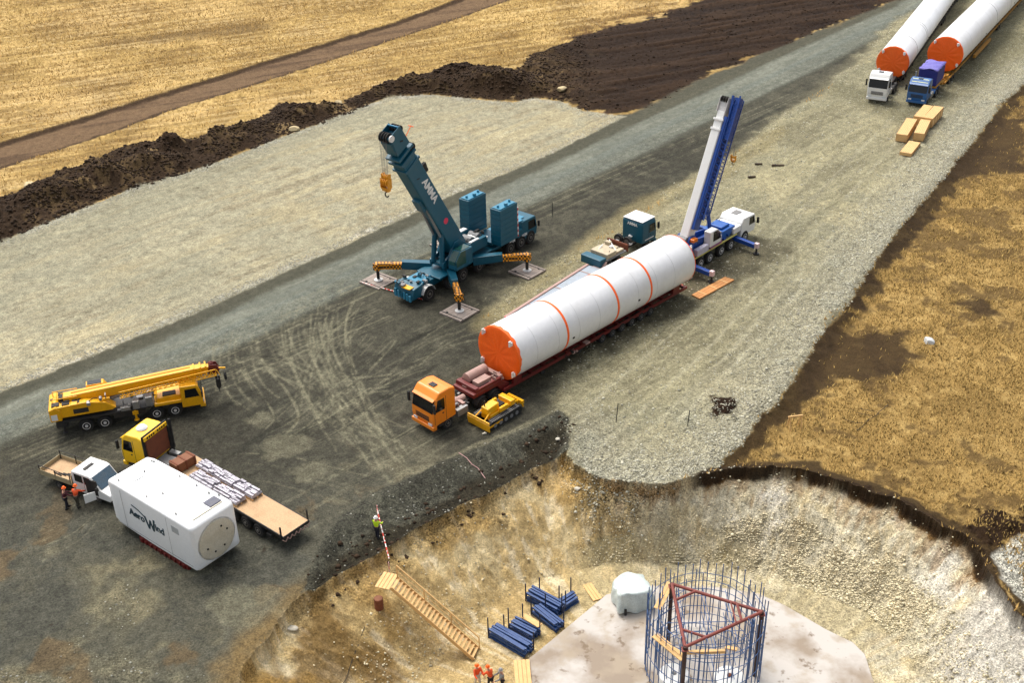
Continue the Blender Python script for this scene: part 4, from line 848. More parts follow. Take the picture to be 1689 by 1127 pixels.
k.prism([(-0.28, 2.78), (-0.10, 2.78), (0.18, 1.86), (0.04, 1.86)], Y_, Y_+.03); k.prism([(0.04, 1.86), (0.18, 1.86), (0.40, 2.54), (0.30, 2.66)], Y_, Y_+.03)
k.prism([(0.26, 2.66), (0.40, 2.66), (0.66, 1.86), (0.51, 1.86)], Y_, Y_+.03); k.prism([(0.51, 1.86), (0.66, 1.86), (0.86, 2.86), (0.69, 2.86)], Y_, Y_+.03)
k.prism([(-1.52, 3.12), (-0.80, 3.00), (-0.24, 2.76), (-0.24, 2.67), (-0.80, 2.92), (-1.52, 3.06)], Y_, Y_+.03); k.build('logo_letter', LET, t)
fr_ = thing('transport_frame', 'rusty red steel transport frame under the white nacelle', 'frame', c[0], c[1], -38.5)
k = MB()
for y in (-1.75, 1.35): k.box(-1.5, 3.6, y-.12, y+.12, .05, .4)
for x in (-1.2, .8, 3.2): k.box(x-.12, x+.12, -1.95, 1.8, .06, .38)
for i in range(10): k.box(-1.3+i*.5, -1.15+i*.5, -1.95, -1.85, .1, .34)
k.build('frame_rails', RED, fr_); k = MB()
for x in (-1.2, 1.0, 3.2):
    for y in (-1.4, 1.1): k.box(x-.16, x+.16, y-.16, y+.16, .38, .46)
k.build('support_pad', RUST, fr_)
print('part2 b')
# ================================================================== big teal crane
TC = (-5.45, 100.3, 50.5)
t = thing('mobile_crane', 'big teal mobile crane with raised boom, orange chequered outriggers and tall counterweight stacks', 'crane', *TC, 'mobile cranes')
MB().box(-6.6, 9.4, -.7, .7, .75, 1.45).build('chassis', TEAL, t, bevel=.04)
MB().box(-3.4, 8.6, -1.45, 1.45, 1.45, 1.62).build('deck', TEAL, t, bevel=.03)
axles(t, (-4.9, -1.9, -.2, 2.2, 4.0, 6.9, 8.6, 10.1), 2.5, .72, .5, RIMG)
fenders(t, (-4.9,), 2.5, .72, RIMW, .5)
CF = set(bpy.data.objects)
k = MB(); k.prism([(6.3, .75), (9.2, .75), (9.35, 1.5), (9.05, 2.75), (6.9, 2.8), (6.9, 2.1), (6.3, 2.1)], -1.45, 1.45); k.build('carrier_cab', TEAL, t, bevel=.08)
MB().prism([(9.30, 1.62), (9.37, 1.62), (9.12, 2.6), (9.05, 2.6)], -1.3, 1.3).build('windscreen', GLASS, t)
for s_ in (-1, 1):
    MB().prism([(7.9, 1.6), (9.1, 1.6), (8.9, 2.5), (7.9, 2.5)], s_*1.45-.02, s_*1.45+.02).build('side_window', GLASS, t)
    MB().box(9.3, 9.42, s_*1.05-.2, s_*1.05+.2, .9, 1.1).build('headlight', LAMP, t)
    MB().box(9.2, 9.35, s_*1.68-.1, s_*1.68+.1, 1.6, 2.2).build('mirror', BLACK, t, bevel=.02)
k = MB(); k.box(6.7, 7.3, -1.3, -.2, 2.81, 2.9); k.box(4.0, 6.2, -1.3, -.6, 1.63, 2.0); k.box(4.6, 5.6, .4, 1.3, 1.63, 2.1); k.box(7.2, 8.0, -.9, -.1, 2.83, 2.87); k.build('roof_equipment', TEALL, t, bevel=.03)
for o in set(bpy.data.objects)-CF: o.location.x += 1.9
MB().cyl((7.6, -.5, 1.62), (7.6, -.5, 1.95), .62, 20).build('spare_wheel', WHITE, t)
for i, s_ in ((0, 'a'), (1, 'b')): text(t, 'AKM', .42, frame((7.2+i*1.9, -1.475-.01, 1.32+i*.0), (1, 0, 0), (0, 0, 1)), WHITE, bold=.01)
MB().prism([(-6.9, .7), (-5.7, .7), (-5.3, 1.9), (-6.6, 1.7)], -1.2, 1.2).build('rear_box', TEAL, t, bevel=.05)
k = MB()
for i in range(6): k.box(-7.05+i*.05, -6.9, -1.1+i*.38, -.85+i*.38, .6, 1.2+.1*(i % 3))
k.box(-5.5, -4.0, -.75, .75, 1.5, 1.9); k.cyl((-5.6, -1.0, 1.7), (-3.8, -.6, 1.9), .12, 8); k.cyl((-5.6, 1.0, 1.6), (-3.8, .7, 1.8), .12, 8); k.build('rear_hydraulics', TEALL, t, bevel=.02)
MB().box(-6.9, -6.3, -.9, .1, 1.72, 1.8).build('rear_plate', YEL, t)
# outriggers swing out to the four mats
ends = ((-5.05, 4.95), (-5.05, -5.2), (4.85, -5.15), (4.85, 5.0))
for ex, ey in ends:
    sx = 1 if ex > 0 else -1; sy = 1 if ey > 0 else -1
    a = Vector((sx*1.6, sy*1.2, 1.45)); b = Vector((sx*3.2, sy*3.1, 1.75)) if sx > 0 else Vector((-3.6, sy*2.5, 1.9)); c_ = Vector((ex, ey, 1.75))
    m_ = a+(c_-a)*.55
    o = MB().beam(a, m_+Vector((0, 0, .15)), .75, .85, 0, .6, .75).build('outrigger_arm', TEAL, t, bevel=.03)
    MB().beam(m_, c_, .5, .6).build('outrigger_beam', OCK, o, bevel=.02)
    k = MB(); k.box(ex-.3, ex+.3, ey-.3, ey+.3, 1.3, 2.0); k.build('jack_housing', OCK, o, bevel=.02)
    k = MB(); k.cyl((ex, ey, .3), (ex, ey, 1.4), .15, 14); k.build('jack', BLACK, o); MB().lathe([(.22, .42), (.30, .42), (.38, .2)], 20, 'z', c=(ex, ey, 0)).build('foot_plate', RIMW, o, smooth=True)
M_ = Matrix.Translation((TC[0], TC[1], 0)) @ Matrix.Rotation(R(TC[2]), 4, 'Z')
for (ex, ey), lb in zip(ends, ('weathered grey board mat under the left outrigger of the teal crane', 'weathered grey board mat under the nearest outrigger of the teal crane', 'weathered grey board mat under the right outrigger of the teal crane', 'weathered grey board mat behind the teal crane under its hidden outrigger')):
    p_ = M_ @ Vector((ex, ey, 0)); q = thing('outrigger_mat', lb, 'mat', p_.x, p_.y, TC[2]+rnd.uniform(-3, 3), 'outrigger mats of the teal crane')
    k = MB()
    for i in range(8): k.box(-1.3, 1.3, -1.3+i*.325+.01, -1.3+i*.325+.315, .02, .18+.012*(i % 2))
    k.build('board', MATW, q, bevel=.01); k = MB()
    for x in (-1.0, 1.0): k.box(x-.04, x+.04, -1.32, 1.32, .19, .215)
    k.cyl((-.9, .7, .2), (-.9, .7, .25), .12, 8); k.cyl((.9, -.7, .2), (.9, -.7, .25), .12, 8); k.build('strap', CHAS, q)
# superstructure
MB().cyl((0, 0, 1.6), (0, 0, 1.95), 1.25, 32).build('turntable', CHAS, t)
k = MB()
for s_ in (-1, 1): k.prism([(-2.2, 1.95), (4.2, 1.95), (4.2, 2.7), (1.4, 3.1), (.3, 4.1), (-.5, 4.0), (-1.2, 2.9), (-2.2, 2.5)], s_*.75-.12, s_*.75+.12)
k.box(-2.0, 4.2, -.63, .63, 1.96, 2.25); k.build('superstructure', TEAL, t, bevel=.03)
k = MB(); k.box(1.2, 3.6, -1.3, -.9, 2.3, 3.3); k.box(1.4, 3.5, .9, 1.5, 2.3, 3.4); k.box(1.8, 3.6, -.6, .6, 2.3, 2.9); k.build('engine_housing', TEAL, t, bevel=.05)
k = MB(); k.box(1.3, 2.6, -1.25, -.95, 3.31, 3.42); k.box(1.5, 3.4, .95, 1.45, 3.41, 3.5); k.box(2.0, 3.4, -.5, .5, 2.91, 3.2); k.build('housing_cover', WHITE, t, bevel=.05)
k = MB()
for x in (1.1, 2.3, 3.3): k.cyl((x, -.55, 3.0), (x, .55, 3.0), .42, 18)
k.build('winch_drum', GREY, t)
MB().prism([(-1.9, 2.0), (.4, 2.0), (.4, 3.7), (-1.2, 3.7), (-1.9, 2.9)], -2.25, -1.2).build('operator_cab', TEAL, t, bevel=.07)
k = MB(); k.prism([(-1.86, 2.4), (-1.95, 2.95), (-1.22, 3.72), (-.6, 3.72), (-.6, 2.4)], -2.28, -2.24); k.box(-1.1, .2, -2.1, -1.3, 3.70, 3.74); k.prism([(-1.93, 2.5), (-1.96, 2.9), (-1.25, 3.68), (-1.2, 3.6), (-1.88, 2.85)], -2.1, -1.35); k.build('cab_glass', mat('green_glass', (24, 72, 66), .1), t)
for s_ in (-1, 1):
    y = s_*1.95; k = MB()
    for i in range(7):
        z0 = 2.25+i*.53; k.prism([(4.15, z0), (6.75, z0), (6.75, z0+.51), (4.15, z0+.51)], y-.62, y+.62)
    k.build('counterweight', TEAL, t, bevel=.035)
    k = MB(); k.box(4.3, 6.6, y-.5, y+.5, 5.965, 6.03); k.cyl((4.6, y, 6.03), (4.6, y, 6.25), .12, 10); k.cyl((6.3, y, 6.03), (6.3, y, 6.25), .12, 10); k.cyl((5.4, y-.3, 6.03), (5.4, y-.3, 6.3), .18, 12); k.build('counterweight_top', TEALL, t, bevel=.02)
k = MB(); k.box(6.8, 6.95, -2.5, -1.4, 2.3, 5.4); k.build('warning_board', RWH, t)
MB().box(4.3, 6.5, -1.3, 1.3, 1.96, 2.24).build('counterweight_base', TEAL, t, bevel=.03)
# boom: from the pivot over the rear
BP = Vector((.1, 0, 3.7)); BH = Vector((-7.3, -.15, 16.7)); bd_ = (BH-BP).normalized(); upb = Vector((bd_.z, 0, -bd_.x)).normalized()
def bp_(d_, u_=0, s_=0): return BP+bd_*d_+Vector((0, s_, 0))+upb*u_
MB().beam(bp_(-.8), bp_(11.4), 1.4, 1.9).build('boom', TEAL, t, bevel=.12)
k = MB(); k.beam(bp_(11.3), bp_(11.9), 1.3, 1.8); k.beam(bp_(11.9), bp_(12.5), 1.05, 1.45); k.beam(bp_(12.5), bp_(13.2), .95, 1.3); k.build('boom_extension', TEAL, t, bevel=.05)
for d_ in (10.9, 11.8, 12.4): MB().beam(bp_(d_), bp_(d_+.25), 1.6, 2.15).build('boom_collar', TEAL, t, bevel=.03)
k = MB()
for s_ in (-1, 1): k.beam(bp_(12.9, .1, s_*.62), bp_(15.0, .2, s_*.62), .08, 1.8, 0, .08, 1.5)
k.beam(bp_(12.9), bp_(14.4), 1.2, 1.6); k.beam(bp_(14.3, -.6), bp_(15.0, -.6), 1.1, .25); k.build('boom_head', TEAL, t, bevel=.04)
MB().beam(bp_(13.6, .92), bp_(15.0, .75), 1.15, .1).build('head_cover', mat('bright_teal', (20, 130, 175), .4), t, bevel=.03)
k = MB()
for s_ in (-.4, -.15, .15, .4): k.cyl(bp_(14.8, -.45, s_-.05), bp_(14.8, -.45, s_+.05), .45, 18); k.cyl(bp_(14.5, .9, s_-.05), bp_(14.5, .9, s_+.05), .35, 16)
k.build('sheave', BLACK, t); MB().cyl(bp_(14.8, -.45, -.75), bp_(14.8, -.45, -.62), .3, 14).build('sheave_cap', WHITE, t)
k = MB(); k.cyl(bp_(12.2, 1.0, -.6), bp_(12.2, 1.0, .6), .38, 14); k.box(0, 0, 0, 0, 0, 0); k.beam(bp_(9.0, 1.0, -.5), bp_(9.9, 1.15, -.5), .3, .5); k.beam(bp_(11.5, 1.0), bp_(12.6, 1.0), .9, .35); k.build('boom_top_gear', BLACK, t, bevel=.02)
k = MB(); k.beam(bp_(13.6, .9, -.6), bp_(13.9, 1.9, -.6), .05, .05); k.beam(bp_(13.9, 1.9, -.9), bp_(13.9, 1.9, -.3), .06, .06); k.build('warning_light_mast', CAPOR, t)
for s_ in (-1, 1):
    o = MB().cyl(Vector((-2.0, s_*.55, 2.3)), bp_(4.3, -.85, s_*.4)-bd_*2.0, .24, 16).build('lift_cylinder', TEAL, t, smooth=True)
    MB().cyl(bp_(2.2, -1.1, s_*.43), bp_(6.6, -.8, s_*.38), .13, 12).build('piston_rod', STEEL, o, smooth=True)
MB().beam(bp_(5.8, -1.0), bp_(7.2, -1.0), .9, .5).build('cylinder_bracket', TEAL, t, bevel=.03)
# lettering down the near side of the boom
sx_ = -bd_; text(t, 'AMMA', 1.0, frame(tuple(bp_(7.3, .25, -.715)), tuple(sx_), tuple(upb)), WHITE, bold=.03)
MB().cyl(bp_(3.2, .1, -.73), bp_(3.2, .1, -.69), .3, 16).build('round_badge', mat('pink_red', (214, 50, 84), .5), t)
MB().tube([tuple(bp_(0, .95)), tuple(bp_(11.5, 1.15)), tuple(bp_(14.4, 1.25))], .03, 6).build('top_rope', CHAS, t)
sh_ = bp_(14.8, -.9); hook_block(t, sh_.x, sh_.y, sh_.z, 11.7, .38, 1.0, HOOKY, 6); hook_block(t, sh_.x+.05, sh_.y, 12.9, 12.25, .3, .85, HOOKY, 4)
clutter(t, -6.9, -3.9, -1.1, 1.1, 1.7, 1.95, 22, [TEAL, TEALL, CHAS, GREY, TEAL], 21); clutter(t, 1.2, 4.0, -1.3, 1.3, 2.9, 3.3, 14, [TEAL, TEALL, CHAS, WHITE], 22); clutter(t, 6.9, 8.6, -1.3, 1.3, 1.62, 2.0, 10, [TEAL, TEALL, GREY], 23); clutter(t, -2.4, 1.0, -.6, .6, 2.3, 2.7, 10, [CHAS, TEAL, GREY], 24)
for d_ in (1.5, 3.0, 4.5, 6.0, 9.0): MB().beam(bp_(d_, .97, .35), bp_(d_+.5, .97, .35), .3, .12).build('rope_guide', CHAS, t)
for d_ in (9.6, 12.7, 13.6): clutter(t, bp_(d_).x-.3, bp_(d_).x+.4, -.75, -.6, bp_(d_).z-.4, bp_(d_).z+.4, 4, [CHAS, TEAL], int(d_*10), .7)
# red and white barrier lying by the left mat
a = at(597, 466, .15); b = at(698, 494, .15); o = MB()
o.beam(a, b, .08, .08); 
o = o.build('barrier_pole', RWH); tag(o, 'red and white striped pole lying on the ground behind the teal crane wheels', 'pole')
# ================================================================== blue and white crane
BC = (19.05, 103.6, 47)
t = thing('mobile_crane', 'blue and white mobile crane with steep white boom behind the near tower section', 'crane', *BC, 'mobile cranes')
MB().box(-5.4, 6.4, -.6, .6, .7, 1.35).build('chassis', BLUE, t, bevel=.03)
MB().box(-5.4, 3.9, -1.3, 1.3, 1.35, 1.5).build('deck', mat('deck_grey_green', (104, 106, 84), .8, dirt=.5), t, bevel=.02)
for s_ in (-1, 1): MB().box(-5.4, 3.4, s_*1.31-.02, s_*1.31+.02, 1.36, 1.53).build('deck_edge', mat('pale_yellow_edge', (206, 196, 104), .6), t)
axles(t, (-2.75, -1.2, .75, 2.4, 4.9), 2.3, .62, .42, RIMW)
k = MB(); k.prism([(4.2, .75), (6.7, .75), (6.85, 1.5), (6.55, 2.55), (4.6, 2.65), (4.2, 2.2)], -1.3, 1.3); k.build('carrier_cab', WHITE, t, bevel=.08)
MB().prism([(6.8, 1.6), (6.87, 1.6), (6.62, 2.42), (6.55, 2.42)], -1.15, 1.15).build('windscreen', GLASS, t)
for s_ in (-1, 1):
    MB().prism([(5.6, 1.6), (6.6, 1.6), (6.4, 2.4), (5.6, 2.4)], s_*1.3-.02, s_*1.3+.02).build('side_window', GLASS, t)
    MB().box(6.75, 6.95, s_*1.52-.1, s_*1.52+.1, 1.5, 2.1).build('mirror', BLACK, t, bevel=.02)
    MB().box(6.7, 6.9, s_*.95-.2, s_*.95+.2, .9, 1.1).build('headlight', LAMP, t)
k = MB(); k.box(4.9, 5.9, -.2, .5, 2.63, 2.68); k.build('roof_hatch', GREY, t, bevel=.02); MB().box(2.9, 4.2, -1.28, 1.28, 1.5, 2.15).build('engine_cover', WHITE, t, bevel=.08)
for x, sg in ((-4.4, 1), (3.3, 1)):
    for s_ in (-1, 1):
        o = MB().beam((x, s_*.4, 1.05), (x, s_*3.55, .85), .42, .42).build('outrigger_beam', BLUE, t, bevel=.02)
        k = MB(); k.box(x-.2, x+.2, s_*3.7-.2, s_*3.7+.2, .7, 1.2); k.build('jack_housing', mat('pinkish_white', (214, 190, 190), .5), o, bevel=.02)
        k = MB(); k.cyl((x, s_*3.7, .12), (x, s_*3.7, .8), .1, 12); k.cyl((x, s_*3.7, .04), (x, s_*3.7, .13), .3, 14); k.build('jack', CHAS, o)
MB().cyl((-.8, 0, 1.5), (-.8, 0, 1.8), 1.05, 28).build('turntable', CHAS, t)
k = MB()
for s_ in (-1, 1): k.prism([(-4.6, 1.8), (1.2, 1.8), (1.6, 2.1), (.2, 2.5), (-2.6, 2.9), (-3.0, 3.4), (-3.8, 3.5), (-4.6, 2.6)], s_*.62-.1, s_*.62+.1)
k.box(-4.4, 1.2, -.52, .52, 1.81, 2.1); k.build('superstructure', BLUE, t, bevel=.03)
k = MB(); k.box(.8, 3.4, -1.05, 1.05, 1.52, 2.35); k.box(1.5, 2.9, -.7, .7, 2.36, 2.6); k.build('hose_tray', mat('mid_blue', (22, 84, 160), .4, dirt=.3, dirtc=(90, 120, 160)), t, bevel=.05)
k = MB(); k.box(-5.2, -4.0, -1.25, 1.25, 1.8, 2.9); k.build('counterweight', BLUE, t, bevel=.05)
k = MB(); k.box(-3.9, -2.6, .75, 1.35, 1.8, 2.5); k.box(-1.2, .8, -1.25, -.8, 1.8, 2.3); k.box(-3.5, -1.6, -1.4, -.9, 1.55, 2.2); k.build('engine_housing', mat('lilac_white', (190, 186, 200), .5, dirt=.4), t, bevel=.04)
k = MB(); k.box(-1.4, .5, -1.45, -1.26, 1.6, 1.9); k.build('tool_tray', mat('magenta_grey', (150, 90, 130), .6), t)
MB().prism([(-1.6, 1.85), (.3, 1.85), (.1, 3.0), (-.4, 3.4), (-1.6, 3.4)], -1.5, -.75).build('operator_cab', WHITE, t, bevel=.06)
k = MB(); k.prism([(-1.1, 2.3), (.2, 2.3), (.0, 3.0), (-.4, 3.3), (-1.1, 3.3)], -1.53, -1.49); k.prism([(.24, 2.3), (.3, 2.3), (.12, 3.0), (-.36, 3.42), (-.4, 3.36), (.06, 2.95)], -1.4, -.85); k.build('cab_glass', GLASS, t)
P0 = Vector((-3.55, 0, 2.9)); P1 = Vector((2.2, .1, 15.2)); d0 = (P1-P0).normalized(); u0 = Vector((-d0.z, 0, d0.x))
def q_(d_, u_=0, s_=0): return P0+d0*d_+u0*u_+Vector((0, s_, 0))
LB = (P1-P0).length
MB().beam(q_(-.6), q_(LB-2.8), .92, 1.2).build('boom', WHITE, t, bevel=.1)
k = MB(); k.beam(q_(LB-2.8), q_(LB-2.0), .84, 1.1); k.beam(q_(LB-2.0), q_(LB-1.2), .76, 1.0); k.build('boom_extension', WHITE, t, bevel=.04)
for d_ in (LB-3.0, LB-2.1): MB().beam(q_(d_), q_(d_+.2), 1.05, 1.35).build('boom_collar', WHITE, t, bevel=.02)
k = MB()
for s_ in (-1, 1): k.beam(q_(LB-1.3, 0, s_*.45), q_(LB+.1, 0, s_*.45), .07, 1.3)
k.beam(q_(LB-1.3, .3), q_(LB-.2, .3), .85, .35); k.build('boom_head', mat('greyish_white', (200, 198, 196), .5, dirt=.5), t, bevel=.02)
k = MB()
for s_ in (-.25, 0, .25): k.cyl(q_(LB-.2, -.45, s_-.05), q_(LB-.2, -.45, s_+.05), .32, 16); k.cyl(q_(LB-.1, .5, s_-.05), q_(LB-.1, .5, s_+.05), .28, 16)
k.build('sheave', BLACK, t)
MB().beam(q_(1.2, -.02, -.62), q_(LB-1.6, -.02, -.62), .3, 1.0).build('folded_jib', BLUE, t, bevel=.03)
j = MB(); W1, H1 = .62, .85
for dy, du in ((-.85, -.42), (-1.45, -.42), (-.85, .38), (-1.45, .38)): j.beam(q_(2.3, du, dy), q_(LB+.2, du, dy), .09, .09)
nn = 17
for i in range(nn):
    x0_ = 2.3+(LB-2.1)*i/nn; x1_ = 2.3+(LB-2.1)*(i+1)/nn; xm = (x0_+x1_)/2
    for dy in (-.85, -1.45): j.beam(q_(x0_, -.42, dy), q_(xm, .38, dy), .05, .05); j.beam(q_(xm, .38, dy), q_(x1_, -.42, dy), .05, .05)
    for du in (-.42, .38): j.beam(q_(x0_, du, -.85), q_(xm, du, -1.45), .045, .045); j.beam(q_(xm, du, -1.45), q_(x1_, du, -.85), .045, .045)
j.beam(q_(LB-3.6, 0, -1.15), q_(LB+.3, 0, -1.15), .6, .5); j.beam(q_(LB-3.4, -.5, -.9), q_(LB-2.4, -.6, -.9), .5, .5); j.build('lattice_jib', BLUE, t)
k = MB(); k.beam(q_(LB-.6, .2, -1.5), q_(LB+.5, .2, -1.3), .15, .15); k.beam(q_(LB-1.5, .2, -.8), q_(LB+.4, .4, -.7), .2, .2); k.build('jib_bracket', BLUE, t)
MB().cyl((.6, 0, 2.3), q_(5.2, -.7), .2, 14).build('lift_cylinder', BLUE, t, smooth=True); hook_block(t, 1.6, -1.35, 11.2, 9.6, .2, .55, HOOKY, 2)
MB().beam((-3.9, -.9, 3.2), (-3.2, -.9, 3.2), .5, .3).build('beacon_box', AMBER, t, bevel=.03)
k = MB(); k.cyl((-4.1, -.5, 3.1), (-4.1, .5, 3.1), .4, 18); k.build('winch_drum', GREY, t)
clutter(t, -4.4, -2.0, -1.1, 1.1, 2.4, 2.9, 14, [BLUE, CHAS, WHITE, GREY], 31, .9); clutter(t, .8, 3.4, -1.0, 1.0, 2.35, 2.55, 10, [BLUE, GREY, MATS['mid_blue']], 32, .9); clutter(t, -4.5, 3, -1.25, -1.0, 1.5, 1.7, 12, [CHAS, BLUE, STEEL], 33, .8)
for d_ in (LB-.4, LB-1.0, LB-1.8): clutter(t, q_(d_).x-.35, q_(d_).x+.35, -1.4, .3, q_(d_).z-.3, q_(d_).z+.3, 4, [BLUE, WHITE, CHAS], int(d_*9), .8)
a = at(1147, 490, .1); b = at(1204, 459, .1)
pl = thing('timber_mat', 'orange tinted timber mat lying by the rear outrigger of the blue crane', 'mat', (a.x+b.x)/2, (a.y+b.y)/2, math.degrees(math.atan2(b.y-a.y, b.x-a.x)))
k = MB(); Lp = (b-a).length
for i in range(3): k.box(-Lp/2+.04*i, Lp/2-.05*i, -.51+i*.34+.005, -.51+i*.34+.325, .02, .16)
k.build('plank', mat('orange_timber', (190, 132, 74), .75, dirt=.4, dirtc=(150, 104, 60)), pl, bevel=.01); k = MB()
for x in (-1.6, 0, 1.6): k.box(x-.06, x+.06, -.5, .5, .165, .19)
k.build('cleat', WOOD, pl)
# ================================================================== teal ballast truck and empty trailer
TT = (11.3, 104.35, 46)
t = thing('tractor_truck', 'dark teal truck with white roof standing behind the near tower section', 'truck', *TT, 'tractor trucks')
cab(t, 3.3, 2.25, 2.5, .75, 3.15, TEAL, slope=.2, hatch=False)
MB().box(1.08, 3.1, -1.2, 1.2, 3.17, 3.24).build('roof_panel', WHITE, t, bevel=.06)
for s_ in (-1, 1): MB().box(1.5, 2.9, s_*1.25-.012, s_*1.25+.012, 1.15, 1.25).build('side_stripe', WHITE, t)
text(t, 'AMMA', .42, frame((1.02, 0, 2.75), (0, -1, 0), (0, 0, 1)), WHITE, bold=.01)
chassis(t, -5.2, 1.2); axles(t, (1.9, -2.6, -4.0), 2.1, .52, .34, RIMG, dual=(-2.6, -4.0))
for y in (-.55, .55):
    MB().lathe([(-.15, .28), (-.15, .48), (.15, .48), (.15, .28)], 20, 'x', c=(-.35, y, 1.55)).build('spare_wheel', BLACK, t, smooth=True)
    MB().lathe([(-.05, .27), (.1, .2), (.1, .05)], 16, 'x', c=(-.5, y, 1.55)).build('spare_rim', RIMG, t)
k = MB(); k.box(-1.3, -1.1, -1.25, 1.25, 1.0, 1.7); k.beam((-1.2, -1.2, 1.7), (-1.2, 1.2, 1.7), .1, .1); k.build('bulkhead', RUST, t)
k = MB(); k.box(-4.3, -1.4, -1.25, 1.25, 1.05, 1.2); k.build('deck', GREY, t, bevel=.02)
k = MB()
k.box(-2.7, -1.6, -1.1, 1.1, 1.21, 1.45); k.box(-4.2, -2.8, -1.15, .9, 1.21, 1.7); k.box(-2.1, -1.7, .3, .9, 1.46, 1.8); k.build('ballast_slab', SAND, t, bevel=.03)
MB().box(-5.3, -4.4, -1.2, 1.2, .7, 1.5).build('tail_box', TEAL, t, bevel=.05)
k = MB(); k.cyl((-4.2, .3, 1.46), (-3.0, .4, 1.9), .06, 8); k.cyl((-2.6, -.9, 1.5), (-1.5, .8, 1.75), .05, 8); k.build('loose_pipe', WHITE, t)
ra, rb = at(833, 522, .85), at(968, 436, .85); hd_ = math.atan2(rb.y-ra.y, rb.x-ra.x); Lt = (rb-ra).length
clutter(t, -4.2, 1.0, -1.1, 1.1, 1.25, 1.5, 16, [CHAS, SAND, GREY, WHITE], 41, .9)
tl = thing('empty_trailer', 'empty low flat trailer with pinkish rails coupled behind the teal truck', 'trailer', ra.x, ra.y, math.degrees(hd_))
MB().box(0, Lt, -2.1, -.1, .72, .82).build('deck', BLUEG, tl, bevel=.02)
for y in (-.1, -2.25): MB().box(0, Lt, y-.14, y+.14, .62, .92).build('side_rail', PINKG, tl, bevel=.02)
MB().prism([(Lt-1, .8), (Lt+.3, .8), (Lt+.9, 1.2), (Lt+.9, .9), (Lt+.3, .55), (Lt-1, .55)], -1.7, -.6).build('drawbar', PINKG, tl)
for x in (2, 3.2, 8.4, 9.6):
    for y in (-.3, -1.95): wheel(tl, x, y, .38, .3)
MB().box(-.15, 0, -2.3, .02, .5, .9).build('tail_board', RWH, tl)
for x in (3, 7, 11): MB().box(x, x+.1, -2.08, -.12, .822, .86).build('cross_bar', PINKG, tl)
# ================================================================== far pair of trucks at the top right
WT = (47.5, 146.1, 242)
tower('left white tower section of the far pair, behind the white truck', WT[0], WT[1], 242.2, -62, -8.4, 1.82, 3.0, (), dark=(-14.5, -21.5, -22.3), r1=2.1)
tr = low_trailer('dark trailer under the left tower section of the far pair', WT[0], WT[1], 242.2, -8.0, -60, (-40, -41.3, -42.6, -11, -12.3), CHAS); MB().prism([(-9, .7), (-7.4, .7), (-7.0, 1.2), (-4.6, 1.2), (-4.6, 1.45), (-7.4, 1.5), (-9, 1.0)], -.9, .9).build('gooseneck', CHAS, tr, bevel=.03)
t = thing('tractor_truck', 'white tractor truck with black windscreen, left of the far pair', 'truck', *WT, 'tractor trucks')
cab(t, 0, 2.3, 2.55, .75, 3.75, WHITE, slope=.45); chassis(t, -6.6, -2); axles(t, (-1.4, -4.7, -6.0), 2.1, .52, .34, RIMG, dual=(-4.7, -6.0)); fenders(t, (-4.7, -6.0), 2.0, .52, CHAS, .6)
MB().box(-3.8, -2.6, .75, 1.2, .5, 1.1).build('fuel_tank', STEEL, t, bevel=.03)
MB().cyl((-5.4, 0, 1.02), (-5.4, 0, 1.1), .5, 18).build('fifth_wheel', CHAS, t)
BT = (52.1, 144.5, 238.5)
tower('right white tower section of the far pair, behind the blue truck', BT[0], BT[1], 237.6, -62, -12.6, 2.3, 3.45, (), dark=(-33, -42))
tr = low_trailer('trailer with yellow side beams under the right tower section of the far pair', BT[0], BT[1], 237.6, -8.6, -60, (-11.2, -12.5, -13.8, -40, -41.3), mat('trailer_ochre', (176, 124, 40), .6, dirt=.4)); MB().prism([(-9.2, .7), (-8.0, .7), (-7.4, 1.2), (-4.6, 1.2), (-4.6, 1.45), (-7.6, 1.5), (-9.2, 1.0)], -1.2, 1.2).build('gooseneck', MATS['trailer_ochre'], tr, bevel=.03)
MB().box(-32, -22.5, 1.75, 2.1, .5, .95).build('outer_beam', MATS['trailer_ochre'], tr, bevel=.03)
t = thing('tractor_truck', 'bright blue tractor truck, right of the far pair, nearest the wooden crates', 'truck', *BT, 'tractor trucks')
cab(t, 0, 2.2, 2.5, .75, 3.3, BLUET, slope=.6); chassis(t, -7.4, -2); axles(t, (-1.3, -4.9, -6.2), 2.1, .52, .34, RIMG, dual=(-4.9, -6.2)); fenders(t, (-4.9, -6.2), 2.0, .52, BLUET, .6)
MB().box(-3.8, -2.5, .75, 1.25, .5, 1.1).build('fuel_tank', STEEL, t, bevel=.03)
k = MB(); k.prism([(-1.05, 3.3), (-.55, 3.0), (-.5, 3.04), (-1.0, 3.36)], -1.0, 1.0); k.build('visor_stripe', mat('pale_lime_stripe', (206, 214, 160), .5), t); MB().cyl((-2.3, -1.0, 1.2), (-2.3, -1.0, 3.8), .09, 10).build('exhaust', STEEL, t)
p_ = Matrix.Translation((BT[0], BT[1], 0)) @ Matrix.Rotation(R(238), 4, 'Z') @ Vector((-6.6, 0, 0))
q = thing('covered_cargo', 'load under navy tarpaulin with faded lilac top between blue cab and tower section', 'cargo', p_.x, p_.y, 238, z=1.5)
k = MB(); sec = []
MB().box(-1.9, 2.1, -1.2, 1.2, 0, 2.05).build('tarpaulin', NAVY, q, bevel=.12)
k = MB(); vs = []; fs = []; nx, ny = 12, 8
for i in range(nx+1):
    for j_ in range(ny+1):
        x = -1.95+4.1*i/nx; y = -1.24+2.48*j_/ny; vs.append((x, y, 2.07+.10*math.sin(i*1.3+j_)+.12*math.cos(y*1.2)))
for i in range(nx):
    for j_ in range(ny): a = i*(ny+1)+j_; fs.append((a, a+1, a+ny+2, a+ny+1))
